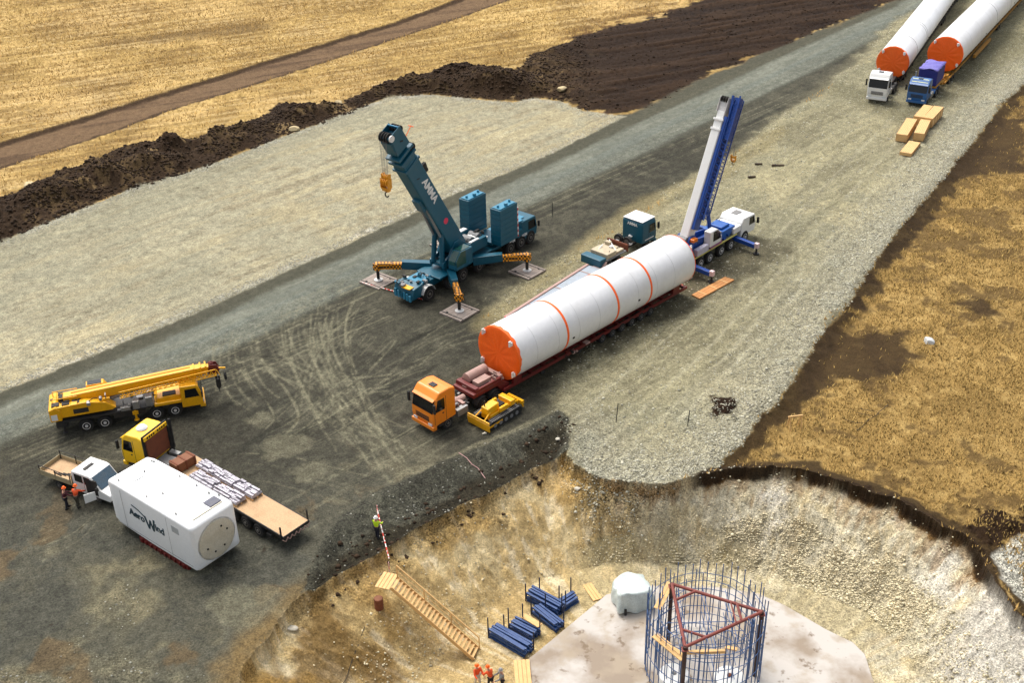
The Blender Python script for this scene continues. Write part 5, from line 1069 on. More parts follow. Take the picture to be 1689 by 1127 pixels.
k.add(vs, fs); o = k.build('tarpaulin_top', LILAC, q, smooth=True); sd2 = o.modifiers.new('thick', 'SOLIDIFY'); sd2.thickness = .08
# ------------------------------------------------------------------ wooden crates
cr = [((1515, 191.6), (1531.7, 172.5), 1.1, 1.05, 'wooden crate at the back left, closest to the blue truck'), ((1530.6, 195), (1548.5, 175.7), 1.15, 1.25, 'tallest wooden crate at the back right of the crate group'),
      ((1487.8, 221.5), (1504.3, 195), 1.25, 1.0, 'wooden crate at the front left of the group of four'), ((1516, 220), (1527, 197.5), 1.15, 1.05, 'wooden crate at the front right of the group of four'), ((1494, 251.5), (1509, 233), 1.3, .5, 'low wooden crate lying alone in front of the other crates')]
for pf, pb, w_, h_, lb in cr:
    a = at(*pf, h_); b = at(*pb, h_); c_ = (a+b)/2; l_ = (b-a).length; dg_ = math.degrees(math.atan2(b.y-a.y, b.x-a.x)); q = thing('wooden_crate', lb, 'crate', c_.x, c_.y, dg_, 'wooden crates on the gravel')
    MB().box(-l_/2, l_/2, -w_/2, w_/2, .1, h_).build('crate_body', WOOD, q, bevel=.01)
    k = MB(); 
    n_ = int(l_/1.1)
    for i in range(n_+1):
        x = -l_/2+.06+(l_-.12)*i/n_
        for s_ in (-1, 1): k.box(x-.05, x+.05, s_*(w_/2+.015)-.015, s_*(w_/2+.015)+.015, .06, h_-.02)
    for s_ in (-1, 1):
        k.box(-l_/2, l_/2, s_*(w_/2+.012)-.01, s_*(w_/2+.012)+.01, h_-.16, h_-.05); k.box(-l_/2, l_/2, s_*(w_/2+.012)-.01, s_*(w_/2+.012)+.01, .12, .22)
    k.build('batten', mat('crate_batten', (178, 132, 80), .75, dirt=.3), q); k = MB()
    for x in (-l_*.35, 0, l_*.35): k.box(x-.08, x+.08, -w_/2, w_/2, 0, .1)
    k.build('skid', WOOD, q)
    k = MB()
    for i in range(int(w_/.2)): k.box(l_/2-.0, l_/2+.015, -w_/2+i*.2+.19, -w_/2+i*.2+.2, .12, h_-.02); k.box(-l_/2+.02, l_/2-.02, -w_/2+i*.2+.185, -w_/2+i*.2+.2, h_, h_+.006)
    k.build('board_gap', BROWN, q)
print('part3')
# ================================================================== the pit
ZF, ZS = PITZ, PITZ+.4
# concrete slab
sp = [at(x, y, ZS) for x, y in ((860,1097),(935,1035),(1000,981),(1060,966),(1180,968),(1250,979),(1294,998),(1362,1038),(1407,1060),(1427,1080),(1442,1127),(1452,1190))]
sp += [Vector((21, 44, ZS)), Vector((14, 41, ZS)), Vector((5, 42, ZS)), Vector((-.3, 47, ZS))]
t = thing('foundation_slab', 'pale stained concrete foundation slab on the floor of the pit', 'concrete slab', 11.5, 51.5, 0, z=ZF)
k = MB(); n = len(sp); vs = [(p.x-11.5, p.y-51.5, -.15) for p in sp]+[(p.x-11.5, p.y-51.5, ZS-ZF) for p in sp]
k.add(vs, [tuple(range(n)), tuple(range(n, 2*n))]+[(i, (i+1) % n, n+(i+1) % n, n+i) for i in range(n)])
cm = bpy.data.materials.new('stained_concrete'); cm.use_nodes = True; nn_ = cm.node_tree; b = nn_.nodes['Principled BSDF']; b.inputs['Roughness'].default_value = .85
tc = nn_.nodes.new('ShaderNodeTexCoord'); prev = None
for sc_, lo, hi, c1 in ((.16, .48, .60, (128, 110, 88)), (.5, .50, .64, (158, 144, 124)), (1.2, .60, .68, (110, 92, 72))):
    tn = nn_.nodes.new('ShaderNodeTexNoise'); tn.inputs['Scale'].default_value = sc_; tn.inputs['Detail'].default_value = 7; tn.inputs['Roughness'].default_value = .55; nn_.links.new(tc.outputs['Object'], tn.inputs['Vector'])
    mr_ = nn_.nodes.new('ShaderNodeMapRange'); mr_.inputs[1].default_value = lo; mr_.inputs[2].default_value = hi; mr_.inputs[4].default_value = .8; nn_.links.new(tn.outputs['Fac'], mr_.inputs[0])
    mx = nn_.nodes.new('ShaderNodeMix'); mx.data_type = 'RGBA'; mx.inputs[6].default_value = lin((184, 178, 170))+[1]; mx.inputs[7].default_value = lin(c1)+[1]; nn_.links.new(mr_.outputs[0], mx.inputs[0])
    if prev: nn_.links.new(prev, mx.inputs[6])
    prev = mx.outputs[2]
nn_.links.new(prev, b.inputs['Base Color'])
k.build('slab', cm, t, bevel=.06)
# anchor cage
CX, CY = 11.65, 54.6
t = thing('rebar_cage', 'round cage of tall blue grey anchor bars standing on the concrete slab', 'rebar cage', CX, CY, 0, z=ZS)
def bar(nm, x, y, z0, z1, r_, m_, par, n=6):
    return MB().cyl((x, y, z0), (x+rnd.uniform(-.05, .05), y+rnd.uniform(-.05, .05), z1), r_, n).build(nm, m_, par)
N1, N2 = 46, 34
for i in range(N1):
    if 4.0 < 2*math.pi*i/N1+.03 < 5.4 and i % 3: continue
    a = 2*math.pi*i/N1+.03; bar('bar', math.cos(a)*3.65, math.sin(a)*3.65, 0, 5.6+rnd.uniform(-.3, .5), .032, REB, t)
for i in range(N2):
    a = 2*math.pi*i/N2; bar('bar', math.cos(a)*2.95, math.sin(a)*2.95, 0, 5.0+rnd.uniform(-.5, 1.0), .032, REB, t)
for z in (.3, 1.9, 3.4, 4.7):
    for r_ in (3.65, 2.95):
        pts = [(math.cos(2*math.pi*i/48)*r_, math.sin(2*math.pi*i/48)*r_, z+rnd.uniform(-.03, .03)) for i in range(49)]; MB().tube(pts, .024, 5).build('hoop', REB, t)
for i, (x0_, y0_, x1_, y1_) in enumerate(((-2.9, .9, -.9, 2.6), (-1.4, 2.6, -1.4, -1.8), (.2, 2.9, .2, -2.6), (1.6, 2.4, 1.6, -2.2), (-2.4, -.4, 2.4, -.4))):
    for z in (1.2, 2.4, 3.5, 4.3): MB().cyl((x0_, y0_, z), (x1_, y1_, z), .024, 5).build('cross_bar', REB, t)
for i in range(9): x = -1.6+.4*i; bar('bar', x, -1.2+.5*math.sin(i*2.1), 0, 4.0+rnd.uniform(-.3, .6), .03, REB, t)
# red oxide template frame
A_, B_, C_ = at(1108, 964, .35), at(1257, 1010, .35), at(1130, 1068, .35)
t = thing('template_frame', 'red brown triangular steel frame on three posts inside the rebar cage', 'steel frame', CX, CY, 0, z=ZS); O_ = Vector((CX, CY, ZS))
A_, B_, C_ = A_-O_, B_-O_, C_-O_
for a, b in ((A_, B_), (B_, C_), (C_, A_)):
    MB().cyl(a, b, .105, 14).build('top_beam', OXIDE, t, smooth=True)
for a, b, c_ in ((A_, B_, C_), (B_, C_, A_), (C_, A_, B_)):
    MB().cyl(a+(b-a)*.27, a+(c_-a)*.27, .085, 12).build('corner_brace', OXIDE, t, smooth=True)
    o = MB().cyl((a.x, a.y, a.z+.05), (a.x, a.y, 0), .13, 14).build('post', OXD, t, smooth=True); MB().box(a.x-.2, a.x+.2, a.y-.2, a.y+.2, a.z-.2, a.z-.17).build('post_plate', OXIDE, o)
for d_ in (.0, .22):
    p_ = B_+(A_-B_)*(.28+d_*.3); q = B_+(C_-B_)*(.28+d_*.3); MB().cyl(p_+Vector((0, 0, .1)), q+Vector((0, 0, .1)), .05, 8).build('tie_bar', OXIDE, t)
def plank(label, a, b, w_, th, m_=WOOD, n=1, grp=None, roll=0):
    a = Vector(a); b = Vector(b); c_ = (a+b)/2; q = thing('timber_plank', label, 'plank', c_.x, c_.y, 0, grp, z=c_.z)
    o = MB(); sd_ = (b-a).cross(Vector((0, 0, 1))).normalized()
    for i in range(n):
        off = sd_*((i-(n-1)/2)*w_/n); k = MB(); k.beam(a-c_+off, b-c_+off, w_/n*.92, th, 0); k.build('board', m_, q, bevel=.008)
    return q
plank('two timber boards leaning at the upper left of the rebar cage', at(1084, 1005, -.6), at(1106, 962, -.2), .5, .06, n=2)
plank('timber walkway board crossing the left side of the rebar cage', at(1080, 1048, -.7), at(1128, 1088, -.9), .55, .07, n=2)
plank('timber beam level behind the nearest post of the red frame', at(1130, 1077, -1.0), at(1196, 1075, -1.0), .22, .2)
plank('timber board on the right inside the rebar cage', at(1196, 1068, -1.6), at(1216, 1072, -1.6), .3, .08)
plank('bundle of three thin boards beside the pale green sheet', at(968, 964, ZF+.1), at(986, 990, ZF+.1), .7, .06, n=3)
plank('wide timber panel standing on the slab edge near the orange workers', at(860, 1090, ZS+.1), at(864, 1135, ZS+.1), 1.05, .12, n=4)
for (px, py), lb in (((1112, 1112), 'white drum at the left foot of the rebar cage, beside the dark post'), ((1203, 1116), 'white drum at the right foot of the rebar cage, the one with small rust marks')):
    c_ = at(px, py, ZS+.7); q = thing('white_drum', lb, 'drum', c_.x, c_.y, 0, 'white drums inside the cage', z=ZS)
    MB().lathe([(0, .95), (.05, 1.0), (.55, 1.0), (.66, .93), (.72, .7), (.74, .15)], 32, 'z').build('drum_body', WHITE, q, smooth=True)
    MB().lathe([(.72, .16), (.84, .14), (.86, .05)], 14, 'z').build('drum_cap', RUST if px > 1150 else GREY, q, smooth=True)
# sheeted heap
c_ = at(1043, 975, ZS+1.0); t = thing('sheeted_load', 'load wrapped in pale green sheet on the far corner of the slab', 'tarpaulin heap', c_.x, c_.y, 12, z=ZS)
bm = bmesh.new(); bmesh.ops.create_cube(bm, size=2); bmesh.ops.subdivide_edges(bm, edges=bm.edges[:], cuts=9, use_grid_fill=True)
for v in bm.verts:
    p = v.co.copy(); l = max(abs(p.x), abs(p.y)); z = (p.z+1)/2; rr = p.normalized()*1.35; p = p.lerp(rr, .18)
    fl = 1+.16*(1-z)+.09*math.sin(math.atan2(p.y, p.x)*7+z*2)*(1-z*.6)
    fl += .05*math.sin(p.x*9+p.z*4)*math.cos(p.y*8+1)
    v.co = Vector((p.x*1.12*fl, p.y*1.0*fl, max(0, z*1.75+.16*math.sin(p.x*3+p.y*2.2)-(.22*(p.x*p.x) if z > .9 else 0))))
me = bpy.data.meshes.new('sheet'); bm.to_mesh(me); bm.free(); me.materials.append(TARPG)
for f in me.polygons: f.use_smooth = True
o = bpy.data.objects.new('sheet', me); S.collection.objects.link(o); o.parent = t; ss = o.modifiers.new('s', 'SUBSURF'); ss.levels = 1; ss.render_levels = 1
k = MB(); k.box(-.9, -.75, -1.2, -1.1, 0, .5); k.build('support_leg', CHAS, t)
# timber stair into the pit
ta, tb = at(650, 962, -.75), at(786, 1080, ZF+.05); t = thing('timber_stair', 'long new timber stair with one handrail leading down into the pit', 'stairs', ta.x, ta.y, 0, z=ta.z)
a = Vector((0, 0, 0)); b = tb-ta; side_ = b.cross(Vector((0, 0, 1))).normalized(); W2 = .52
for s_ in (-1, 1): MB().beam(a+side_*s_*W2, b+side_*s_*W2, .07, .26).build('stringer', WOOD, t, bevel=.008)
NT = 23
for i in range(NT):
    p_ = a.lerp(b, (i+.5)/NT)+Vector((0, 0, .06)); MB().beam(p_-side_*(W2-.04), p_+side_*(W2-.04), .19, .045).build('tread', WOOD, t)
HR = -side_*W2
if HR.y < 0: HR = -HR
for f_ in (0, .33, .66, 1):
    p_ = a.lerp(b, f_)+HR*1.06; MB().beam(p_, p_+Vector((0, 0, 1.0)), .07, .07, up=Vector((0, 1, 0))).build('rail_post', WOOD, t)
MB().beam(a+HR*1.06+Vector((0, 0, 1.0)), b+HR*1.06+Vector((0, 0, 1.0)), .09, .07).build('handrail', WOOD, t); MB().beam(a+HR*1.06+Vector((0, 0, .55)), b+HR*1.06+Vector((0, 0, .55)), .03, .03).build('mid_rail', WOOD, t)
d_ = -b.normalized(); d_.z = 0; d_.normalize()
for i in range(4): p_ = a+d_*(.15+.26*i)+Vector((0, 0, .03)); MB().beam(p_-side_*.75, p_+side_*.75, .22, .05).build('landing_board', WOOD, t)
# stacks of blue frames beside the slab
def rack(label, pa, pb, w_, h_=.75, posts=True):
    a = at(*pa, ZF); b = at(*pb, ZF); c_ = (a+b)/2; L_ = (b-a).length; q = thing('blue_frame_stack', label, 'steel frames', c_.x, c_.y, math.degrees(math.atan2(b.y-a.y, b.x-a.x)), 'stacks of blue steel frames beside the slab', z=ZF)
    w_ *= 1.15; nb = max(3, int(w_/.2))
    for i in range(nb):
        y = -w_/2+w_*(i+.5)/nb; k = MB(); h2 = h_*rnd.uniform(.8, 1.05)
        for zz in (.08, h2*.5, h2): k.beam((-L_/2+rnd.uniform(-.1, .1), y+rnd.uniform(-.05, .05), zz), (L_/2+rnd.uniform(-.1, .1), y+rnd.uniform(-.05, .05), zz), .15, .12)
        m2 = max(3, int(L_/.5))
        for j_ in range(m2):
            x0_ = -L_/2+L_*j_/m2; k.beam((x0_, y, .08), (x0_+L_/m2, y, h2), .05, .05); k.beam((x0_, y, .08), (x0_, y, h2), .05, .05)
        k.box(-L_/2+.1, L_/2-.1, y-.06, y+.06, h2*.45, h2*.55)
        k.build('frame', RACK, q)
    if posts:
        for x, y in ((-L_/2, -w_/2), (L_/2, w_/2), (-L_/2+.5, w_/2)): MB().cyl((x, y, 0), (x, y, 1.75+rnd.uniform(-.2, .3)), .045, 8).build('post', mat('dark_blue_post', (20, 34, 60), .6), q)
rack('longest stack of blue steel frames, nearest the foot of the timber stair', (814, 1046), (872, 1080), .9, .7)
rack('small stack of blue steel frames with a timber board on top', (846, 1034), (884, 1054), .8, .6)
rack('stack of blue steel frames furthest from the stair, running down to the slab', (874, 986), (926, 1014), .8, .8)
rack('dark stack of blue steel frames against the slab edge', (884, 1010), (922, 1040), .75, .6)
rack('short stack of blue steel frames next to the thin boards', (920, 1008), (948, 990), .7, .6)
plank('pale timber board lying on the blue steel frames', at(863, 1016, ZF+.75), at(891, 1033, ZF+.75), .5, .06)
# ================================================================== people
def skin_obj(name, V, E_, Rr, m_, par, sub=1):
    me = bpy.data.meshes.new(name); me.from_pydata(V, E_, []); o = bpy.data.objects.new(name, me); S.collection.objects.link(o); o.parent = par
    me.materials.append(m_); o.modifiers.new('skin', 'SKIN')
    if not me.skin_vertices: 
        bpy.context.view_layer.objects.active = o; bpy.ops.object.mode_set(mode='OBJECT')
    lay_ = me.skin_vertices[0].data if me.skin_vertices else None
    if lay_ is None:
        bmx = bmesh.new(); bmx.from_mesh(me); bmx.verts.layers.skin.verify(); bmx.to_mesh(me); bmx.free(); lay_ = me.skin_vertices[0].data
    for i, r_ in enumerate(Rr): lay_[i].radius = (r_ if isinstance(r_, tuple) else (r_, r_)); lay_[i].use_root = (i == 0)
    s_ = o.modifiers.new('sub', 'SUBSURF'); s_.levels = sub; s_.render_levels = sub; s_.subdivision_type = 'CATMULL_CLARK'
    o.modifiers['skin'].use_smooth_shade = True; return o
def person(x, y, z, deg, label, top, legs, hel=None, vest=False, bend=0.0, grp=None, arm=(.15, -.1), step=.12):
    """standing figure 1.75 m tall facing local +x"""
    t = thing('person', label, 'person', x, y, deg, grp, z=z)
    bx_ = bend; P_ = {}
    hip = Vector((0, 0, .93)); chest = hip+Vector((math.sin(bx_)*.42, 0, math.cos(bx_)*.42)); neck = hip+Vector((math.sin(bx_)*.58, 0, math.cos(bx_)*.58)); head = neck+Vector((math.sin(bx_)*.08+.02, 0, .16))
    V = [tuple(hip), tuple(chest), tuple(neck), tuple(head), tuple(head+Vector((.02, 0, .09)))]; E_ = [(0, 1), (1, 2), (2, 3), (3, 4)]; Rr = [(.12, .15), (.12, .17), .055, (.085, .075), (.075, .07)]
    wr = {}
    for s_ in (-1, 1):
        st_ = step*s_; k0 = len(V); sh = chest+Vector((0, s_*.2, .08)); el = sh+Vector((.05+arm[0], s_*.08, -.27)); w_ = el+Vector((.12+arm[0], -s_*.03, -.20+arm[1]*-1)); hd_ = w_+(w_-el).normalized()*.09
        V += [tuple(sh), tuple(el), tuple(w_), tuple(hd_)]; E_ += [(1, k0), (k0, k0+1), (k0+1, k0+2), (k0+2, k0+3)]; Rr += [.06, .042, .03, (.022, .038)]
        d_ = (w_-el).normalized()
        for f in range(4):
            k1 = len(V); p1 = hd_+Vector((0, (f-1.5)*.02, 0))+d_*.04; p2 = p1+d_*(.04-.006*abs(f-1.4))+Vector((0, 0, -.015)); V += [tuple(p1), tuple(p2)]; E_ += [(k0+3, k1), (k1, k1+1)]; Rr += [.010, .008]
        k1 = len(V); p1 = w_+d_*.04+Vector((.03, -s_*.03, 0)); V += [tuple(p1), tuple(p1+d_*.04)]; E_ += [(k0+2, k1), (k1, k1+1)]; Rr += [.011, .009]
        k0 = len(V); h_ = hip+Vector((0, s_*.1, -.05)); kn = Vector((st_*.5+.03, s_*.11, .5)); an = Vector((st_, s_*.12, .09)); V += [tuple(h_), tuple(kn), tuple(an), (st_+.14, s_*.13, .04)]
        E_ += [(0, k0), (k0, k0+1), (k0+1, k0+2), (k0+2, k0+3)]; Rr += [.095, .06, .042, (.045, .03)]; wr[s_] = (sh, el, w_, h_, kn, an)
    skin_obj('body', V, E_, Rr, SKIN, t)
    V = [tuple(hip+Vector((0, 0, .03))), tuple(chest), tuple(neck-Vector((0, 0, .05)))]; E_ = [(0, 1), (1, 2)]; Rr = [(.15, .185), (.15, .20), .08]
    for s_ in (-1, 1):
        sh, el, w_ = wr[s_][:3]; k0 = len(V); V += [tuple(sh), tuple(el), tuple(w_)]; E_ += [(1, k0), (k0, k0+1), (k0+1, k0+2)]; Rr += [.085, .062, .048]
    skin_obj('jacket', V, E_, Rr, top, t)
    V = [tuple(hip)]; E_ = []; Rr = [(.14, .17)]
    for s_ in (-1, 1):
        h_, kn, an = wr[s_][3:]; k0 = len(V); V += [tuple(h_), tuple(kn), tuple(an)]; E_ += [(0, k0), (k0, k0+1), (k0+1, k0+2)]; Rr += [.115, .08, .062]
    skin_obj('trousers', V, E_, Rr, legs, t)
    for s_ in (-1, 1):
        an = wr[s_][5]; MB().prism([(an.x-.09, 0), (an.x+.21, 0), (an.x+.2, .07), (an.x+.05, .13), (an.x-.08, .14)], an.y-.055, an.y+.055).build('boot', BOOT, t, bevel=.02)
    if hel is not None: MB().lathe([(-.02, .155), (0, .125), (.06, .115), (.11, .08), (.13, .03)], 16, 'z', c=(head.x, 0, head.z+.09)).build('helmet', hel, t, smooth=True)
    else: MB().lathe([(-.02, .095), (.06, .1), (.11, .07), (.13, .02)], 14, 'z', c=(head.x-.02, 0, head.z+.05)).build('hair', DARKC, t, smooth=True)
    MB().add([(head.x+.085, -.014, head.z+.0), (head.x+.085, .014, head.z), (head.x+.115, 0, head.z+.005), (head.x+.085, 0, head.z+.045)], [(0, 1, 2), (1, 3, 2), (3, 0, 2), (0, 3, 1)]).build('nose', SKIN, t)
    for s_ in (-1, 1): MB().lathe([(-.01, .004), (0, .012), (.01, .004)], 8, 'x', c=(head.x+.083, s_*.032, head.z+.045)).build('eye', BOOT, t)
    if vest:
        for dz in (-.16, -.32): MB().lathe([(chest.z+dz, .20), (chest.z+dz+.05, .203)], 18, 'z', c=(chest.x, 0, 0)).build('reflective_band', REFL, t)
    return t
c_ = at(622, 881, -.45); person(c_.x, c_.y, gz(c_.x, c_.y), 70, 'person in yellow green vest and white helmet standing at the edge of the slope', HIVY, DARKC, HELW)
c_ = at(111, 838, 0); person(c_.x, c_.y, gz(c_.x, c_.y), 40, 'person in dark red jacket and dark trousers standing beside the white van bed', DKRED, DARKC, CAPOR, bend=.12)
c_ = at(129, 836, 0); person(c_.x, c_.y, gz(c_.x, c_.y), 75, 'person in bright orange jacket leaning towards the open van door', HIVO, mat('olive_cloth', (60, 56, 44), .85), CAPOR, bend=.3, arm=(.25, .05))
c_ = at(788, 1131, ZF); person(c_.x, c_.y, ZF, -60, 'person in orange jacket and pale trousers at the foot of the stair, leftmost of three', HIVO, mat('pale_trousers', (200, 190, 176), .85), CAPOR)
c_ = at(810, 1136, ZF); person(c_.x, c_.y, ZF, 130, 'person in orange and dark jacket bending forward, middle of three in the pit', HIVO, DARKC, CAPOR, bend=.35)
c_ = at(829, 1138, ZF); person(c_.x, c_.y, ZF, 190, 'person in grey jacket, rightmost of the three in the pit', GREY, DARKC, mat('grey_helmet', (140, 140, 140), .4), bend=.1)
# ================================================================== small things
def tape(label, pts, r_=.03, m_=RWH, name='warning_tape'):
    k = MB(); k.tube(pts, r_, 6); return tag(k.build(name, m_), label, 'tape')
def stake(px, py, h_, label, z=None, m_=CHAS, lean=0, r_=.035, grp='thin marker stakes in the gravel', name='marker_stake'):
    c_ = at(px, py, 0 if z is None else z); zz = gz(c_.x, c_.y); o = MB().cyl((0, 0, -.1), (lean, 0, h_), r_, 8).build(name, m_); o.location = (c_.x, c_.y, zz); tag(o, label, 'stake', grp); return o
stake(1016, 697, 1.7, 'dark thin stake in pale gravel right of the grey bank, taller of two', lean=.12); stake(1134, 703, 1.4, 'short dark stake in pale gravel nearest the dumped dark soil', lean=.1)
stake(911, 357, 1.6, 'thin dark stake beside the road to the right of the teal crane cab'); 
a = at(623, 850, 0); b = at(642, 925, -.8); stake(623, 848, 1.25, 'pale stake at the upper end of the warning tape beside the worker', m_=RWH, r_=.04, grp='warning tape stakes'); stake(641, 930, 1.15, 'pale stake at the lower end of the warning tape near the stair', z=-.8, m_=RWH, r_=.04, grp='warning tape stakes')
za, zb_ = gz(a.x, a.y)+1.1, gz(b.x, b.y)+1.0; tape('red and white warning tape running down the bank towards the timber stair', [Vector((a.x, a.y, za)).lerp(Vector((b.x, b.y, zb_)), i/8)-Vector((0, 0, .12*math.sin(math.pi*i/8))) for i in range(9)], .045)
pts = []
for i, (px, py) in enumerate(((757, 750), (770, 757), (778, 763), (788, 766), (800, 778))):
    c_ = at(px, py, -.1); pts.append((c_.x, c_.y, gz(c_.x, c_.y)+.06))
tape('pinkish tape lying slack on the grey bank below the orange truck', pts, .03, mat('faded_pink_tape', (190, 150, 144), .6))
pts = []
for i in range(12):
    c_ = at(598-i*5.2, 1005+i*12, -1.2-.08*i); pts.append((c_.x, c_.y, gz(c_.x, c_.y)+.04))
tape('thin cable lying down the brown pit slope left of the stair', pts, .02, CHAS, 'cable')
c_ = at(622, 968, -.75); t = thing('oil_drum', 'rusty red drum beside the top landing of the timber stair', 'drum', c_.x, c_.y)
MB().lathe([(0, .28), (.02, .3), (.28, .29), (.30, .31), (.32, .29), (.56, .29), (.58, .31), (.60, .29), (.86, .3), (.88, .28)], 20, 'z').build('drum_shell', RUST, t, smooth=True); MB().lathe([(.86, .26), (.885, .26)], 20, 'z').build('lid', BROWN, t)
def rock(px, py, r_, label, z=0, m_=None, seed=0, sq=.6):
    c_ = at(px, py, z); bm = bmesh.new(); bmesh.ops.create_icosphere(bm, subdivisions=3, radius=1); rs = random.Random(seed)
    D = [Vector((rs.gauss(0, 1), rs.gauss(0, 1), rs.gauss(0, 1))).normalized() for _ in range(9)]; H_ = [rs.uniform(.55, .85) for _ in D]
    for v in bm.verts:
        for d_, h_ in zip(D, H_):
            q = v.co.dot(d_)
            if q > h_: v.co -= d_*(q-h_)
        v.co = Vector((v.co.x*r_*1.25, v.co.y*r_, v.co.z*r_*sq))
    me = bpy.data.meshes.new('rock'); bm.to_mesh(me); bm.free(); me.materials.append(m_ or mat('white_stone', (186, 180, 164), .85, dirt=.5, bump=.3)); o = bpy.data.objects.new('rock', me); S.collection.objects.link(o)
    o.location = (c_.x, c_.y, gz(c_.x, c_.y)+r_*sq*.35); o.rotation_euler = (0, 0, rs.uniform(0, 6)); tag(o, label, 'rock', 'loose rocks'); return o
rock(478, 1014, .32, 'white rock at the lower left where the work pad meets the brown soil', seed=1)
rock(1531, 566, .5, 'single white rock lying in the dry grass right of the embankment', z=-.7, seed=2, m_=mat('grey_white_stone', (190, 192, 190), .8, dirt=.3)); rock(927, 156, .6, 'pale boulder on the dark soil above the light gravel pad', seed=3, m_=mat('buff_stone', (186, 168, 128), .9, dirt=.4))
rock(485, 215, .6, 'pale boulder in the soil bank above the left part of the gravel pad', seed=4, m_=MATS['buff_stone']); rock(48, 308, .7, 'pale boulder in the soil bank at the far left edge', seed=5, m_=MATS['buff_stone'])
rock(560, 175, .5, 'small pale boulder at the foot of the soil bank in the middle', seed=6, m_=MATS['buff_stone']); rock(921, 718, .2, 'white rock at the right end of the grey bank', seed=7); rock(953, 783, .22, 'white rock at the rim where the pale gravel meets the brown pit wall', seed=8); rock(799, 716, .16, 'small white rock on the bank crest below the yellow dozer', seed=9)
for (px, py, dg_), lb in (((1251, 272, 0), 'short dark timber block on the gravel, upper left of three'), ((1283, 274, -5), 'longest dark timber block on the gravel, upper right of three'), ((1240, 293, 8), 'dark timber block on the gravel, the lower one of three')):
    c_ = at(px, py, 0); t = thing('timber_block', lb, 'block', c_.x, c_.y, dg_, 'dark timber blocks on the gravel', z=gz(c_.x, c_.y))
    l_ = .7 if px == 1283 else .42; MB().box(-l_, l_, -.12, .12, 0, .2).build('block_body', mat('dark_timber', (70, 56, 40), .85, dirt=.4), t, bevel=.02); MB().box(-l_*.5, -l_*.3, -.14, .14, .2, .22).build('cleat', CHAS, t)
c_ = at(1310, 706, -.7); t = thing('timber_trestle', 'small pale timber trestle standing in the dry grass', 'trestle', c_.x, c_.y, 10)
for x in (-.45, .45):
    for s_ in (-1, 1): MB().beam((x, s_*.35, 0), (x, s_*.05, 1.15), .07, .07, up=Vector((1, 0, 0))).build('leg', WOOD, t)
MB().beam((-.6, 0, 1.15), (.6, 0, 1.15), .09, .09).build('top_bar', WOOD, t)
a = at(1414, 712, -.72); b = at(1466, 670, -.72); k = MB(); rs = random.Random(3); m2 = (a+b)/2
pts = [a.lerp(b, i/7)-m2+Vector((rs.uniform(-.08, .08), rs.uniform(-.08, .08), .12+rs.uniform(-.03, .08))) for i in range(8)]; k.tube(pts, .03, 6)
for i in (2, 4, 5): k.tube([pts[i], pts[i]+Vector((-1.0+i*.1, -.3, .2)), pts[i]+Vector((-1.6, .1, .25))], .018, 5)
o = k.build('fallen_branch', mat('dead_wood', (64, 54, 42), .9)); o.location = (m2.x, m2.y, gz(m2.x, m2.y)); tag(o, 'thin dead branch lying in the dry grass below the dark soil patch', 'branch')
# ================================================================== loose stones and dry stubble: nobody could count them
def scatter(name, label, cat, pts, sizes, m_, shape='stone', seed=1):
    rg = np.random.default_rng(seed); n = len(pts)
    base = np.array([(1,0,0),(0,1,0),(-1,0,0),(0,-1,0),(0,0,.75),(0,0,-.5)], np.float32) if shape == 'stone' else np.array([(.25,0,0),(-.12,.22,0),(-.12,-.22,0),(.1,.05,1.3)], np.float32)
    fc = np.array([(0,1,4),(1,2,4),(2,3,4),(3,0,4),(1,0,5),(2,1,5),(3,2,5),(0,3,5)]) if shape == 'stone' else np.array([(0,1,3),(1,2,3),(2,0,3)])
    nb = len(base); v = base[None]*rg.uniform(.6, 1.35, (n, nb, 3)); ang = rg.uniform(0, 6.28, n); c_, s_ = np.cos(ang)[:, None], np.sin(ang)[:, None]
    if shape != 'stone': v[:, 3, :2] += rg.uniform(-.7, .7, (n, 2))
    x = v[..., 0]*c_-v[..., 1]*s_; y = v[..., 0]*s_+v[..., 1]*c_; v = np.stack([x, y, v[..., 2]], -1)*sizes[:, None, None]+pts[:, None, :]
    f = (fc[None]+(np.arange(n)*nb)[:, None, None]).reshape(-1, 3); me = bpy.data.meshes.new(name)
    me.vertices.add(n*nb); me.vertices.foreach_set('co', v.astype(np.float32).ravel()); me.loops.add(len(f)*3); me.polygons.add(len(f)); me.loops.foreach_set('vertex_index', f.astype(np.int32).ravel()); me.polygons.foreach_set('loop_start', np.arange(0, len(f)*3, 3, dtype=np.int32)); me.update(calc_edges=True)
    sh_ = me.attributes.new('shade', 'FLOAT_COLOR', 'POINT'); tone = np.repeat(rg.uniform(.5, 1.25, n), nb); q = np.ones((n*nb, 4), np.float32); q[:, :3] = tone[:, None]; sh_.data.foreach_set('color', q.ravel())
    me.materials.append(m_); o = bpy.data.objects.new(name, me); S.collection.objects.link(o); return tag(o, label, cat, None, 'stuff')
def toned(name, rgb):
    m = bpy.data.materials.new(name); m.use_nodes = True; n = m.node_tree; b = n.nodes['Principled BSDF']; b.inputs['Roughness'].default_value = .9; b.inputs['Specular IOR Level'].default_value = .2
    a = n.nodes.new('ShaderNodeVertexColor'); a.layer_name = 'shade'; mx = n.nodes.new('ShaderNodeMix'); mx.data_type = 'RGBA'; mx.blend_type = 'MULTIPLY'; mx.inputs[0].default_value = 1; mx.inputs[6].default_value = lin(rgb)+[1]
    n.links.new(a.outputs['Color'], mx.inputs[7]); n.links.new(mx.outputs[2], b.inputs['Base Color']); return m
rg = np.random.default_rng(5)
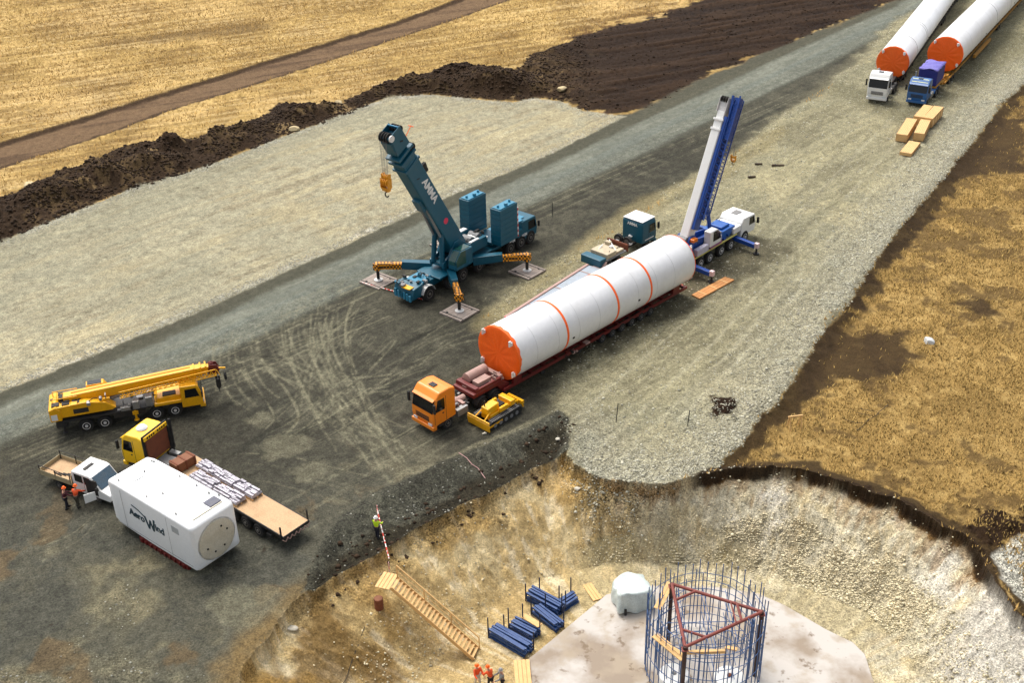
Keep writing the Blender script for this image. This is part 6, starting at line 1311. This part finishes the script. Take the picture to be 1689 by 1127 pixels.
def pick(weight, n):                     # choose ground vertices by weight x area of their cell
    dy = np.gradient(rows)[:, None]; dx = (hw*du)[:, None]; inn = (np.abs(u) < 1)[None, :]*((rows > 38) & (rows < 240))[:, None]
    wgt = (weight*dy*dx*inn).ravel().astype(np.float64); cs = np.cumsum(wgt); ids = np.searchsorted(cs, rg.uniform(0, cs[-1], n)); return np.stack([X.ravel()[ids], Y.ravel()[ids], Z.ravel()[ids]], -1)
wg = mg*(.06+1.0*nearrim*nearrim)*(1+1.5*(n_sml > .1)); p_ = pick(wg, 30000); p_[:, :2] += rg.uniform(-.06, .06, (len(p_), 2)); scatter('gravel_stones', 'pale angular stones strewn along the rough edge of the gravel embankment', 'stones', p_, rg.uniform(.035, .10, len(p_))*(1+.8*(rg.random(len(p_)) > .95)), toned('pale_gravel', (188, 184, 164)))
wg = mpit*(d_floor < 0)*(.05+wall_r)*(.12+sm(TP, .25, .7))*(1+4*(n_mid+n_sml > .15)); p_ = pick(wg, 17000); p_[:, :2] += rg.uniform(-.05, .05, (len(p_), 2)); scatter('rubble', 'mixed buff and white rubble lying on the pit walls', 'rubble', p_, rg.uniform(.03, .10, len(p_))*(1+.9*(rg.random(len(p_)) > .96)), toned('pit_rubble', (218, 206, 172)), seed=2)
wg = mb*.08+ml*np.exp(-((d_light-.5)/.8)**2)*2.0+sm(d_wp, 0, .3)*1.5*(1-mpit)+corner*.15; p_ = pick(wg, 11000); scatter('broken_stone', 'broken grey and white stone along the pad edges and the grey bank', 'stones', p_, rg.uniform(.03, .10, len(p_)), toned('grey_white_stone_bits', (170, 168, 154)), seed=3)
wg = bd*(side+.06)*(1+2*(n_sml > 0))+.25*(1-sm(low, 1, 2)); p_ = pick(wg, 13000); scatter('soil_clods', 'dark clods of topsoil on the banks', 'soil clods', p_, rg.uniform(.06, .26, len(p_)), toned('dark_clods', (62, 48, 35)), seed=4)
wg = (1-bd)*(reg == 0)*(seg_dist(X, Y, P(ROADC)) > 8.5)*(.6+1.4*(streak3 > 0)); p_ = pick(wg, 46000); scatter('stubble', 'dry yellow stubble covering the far field', 'stubble', p_, rg.uniform(.14, .3, len(p_)), toned('dry_stubble', (186, 150, 88)), 'tuft', 6)
wg = mf*(1-fringe)*(1-.97*DK)*(.6+(n_sml > 0)); p_ = pick(wg, 34000); scatter('dry_grass', 'dry tufts of golden grass on the right field', 'grass', p_, rg.uniform(.1, .26, len(p_)), toned('golden_grass', (166, 138, 82)), 'tuft', 7)
print('part4')
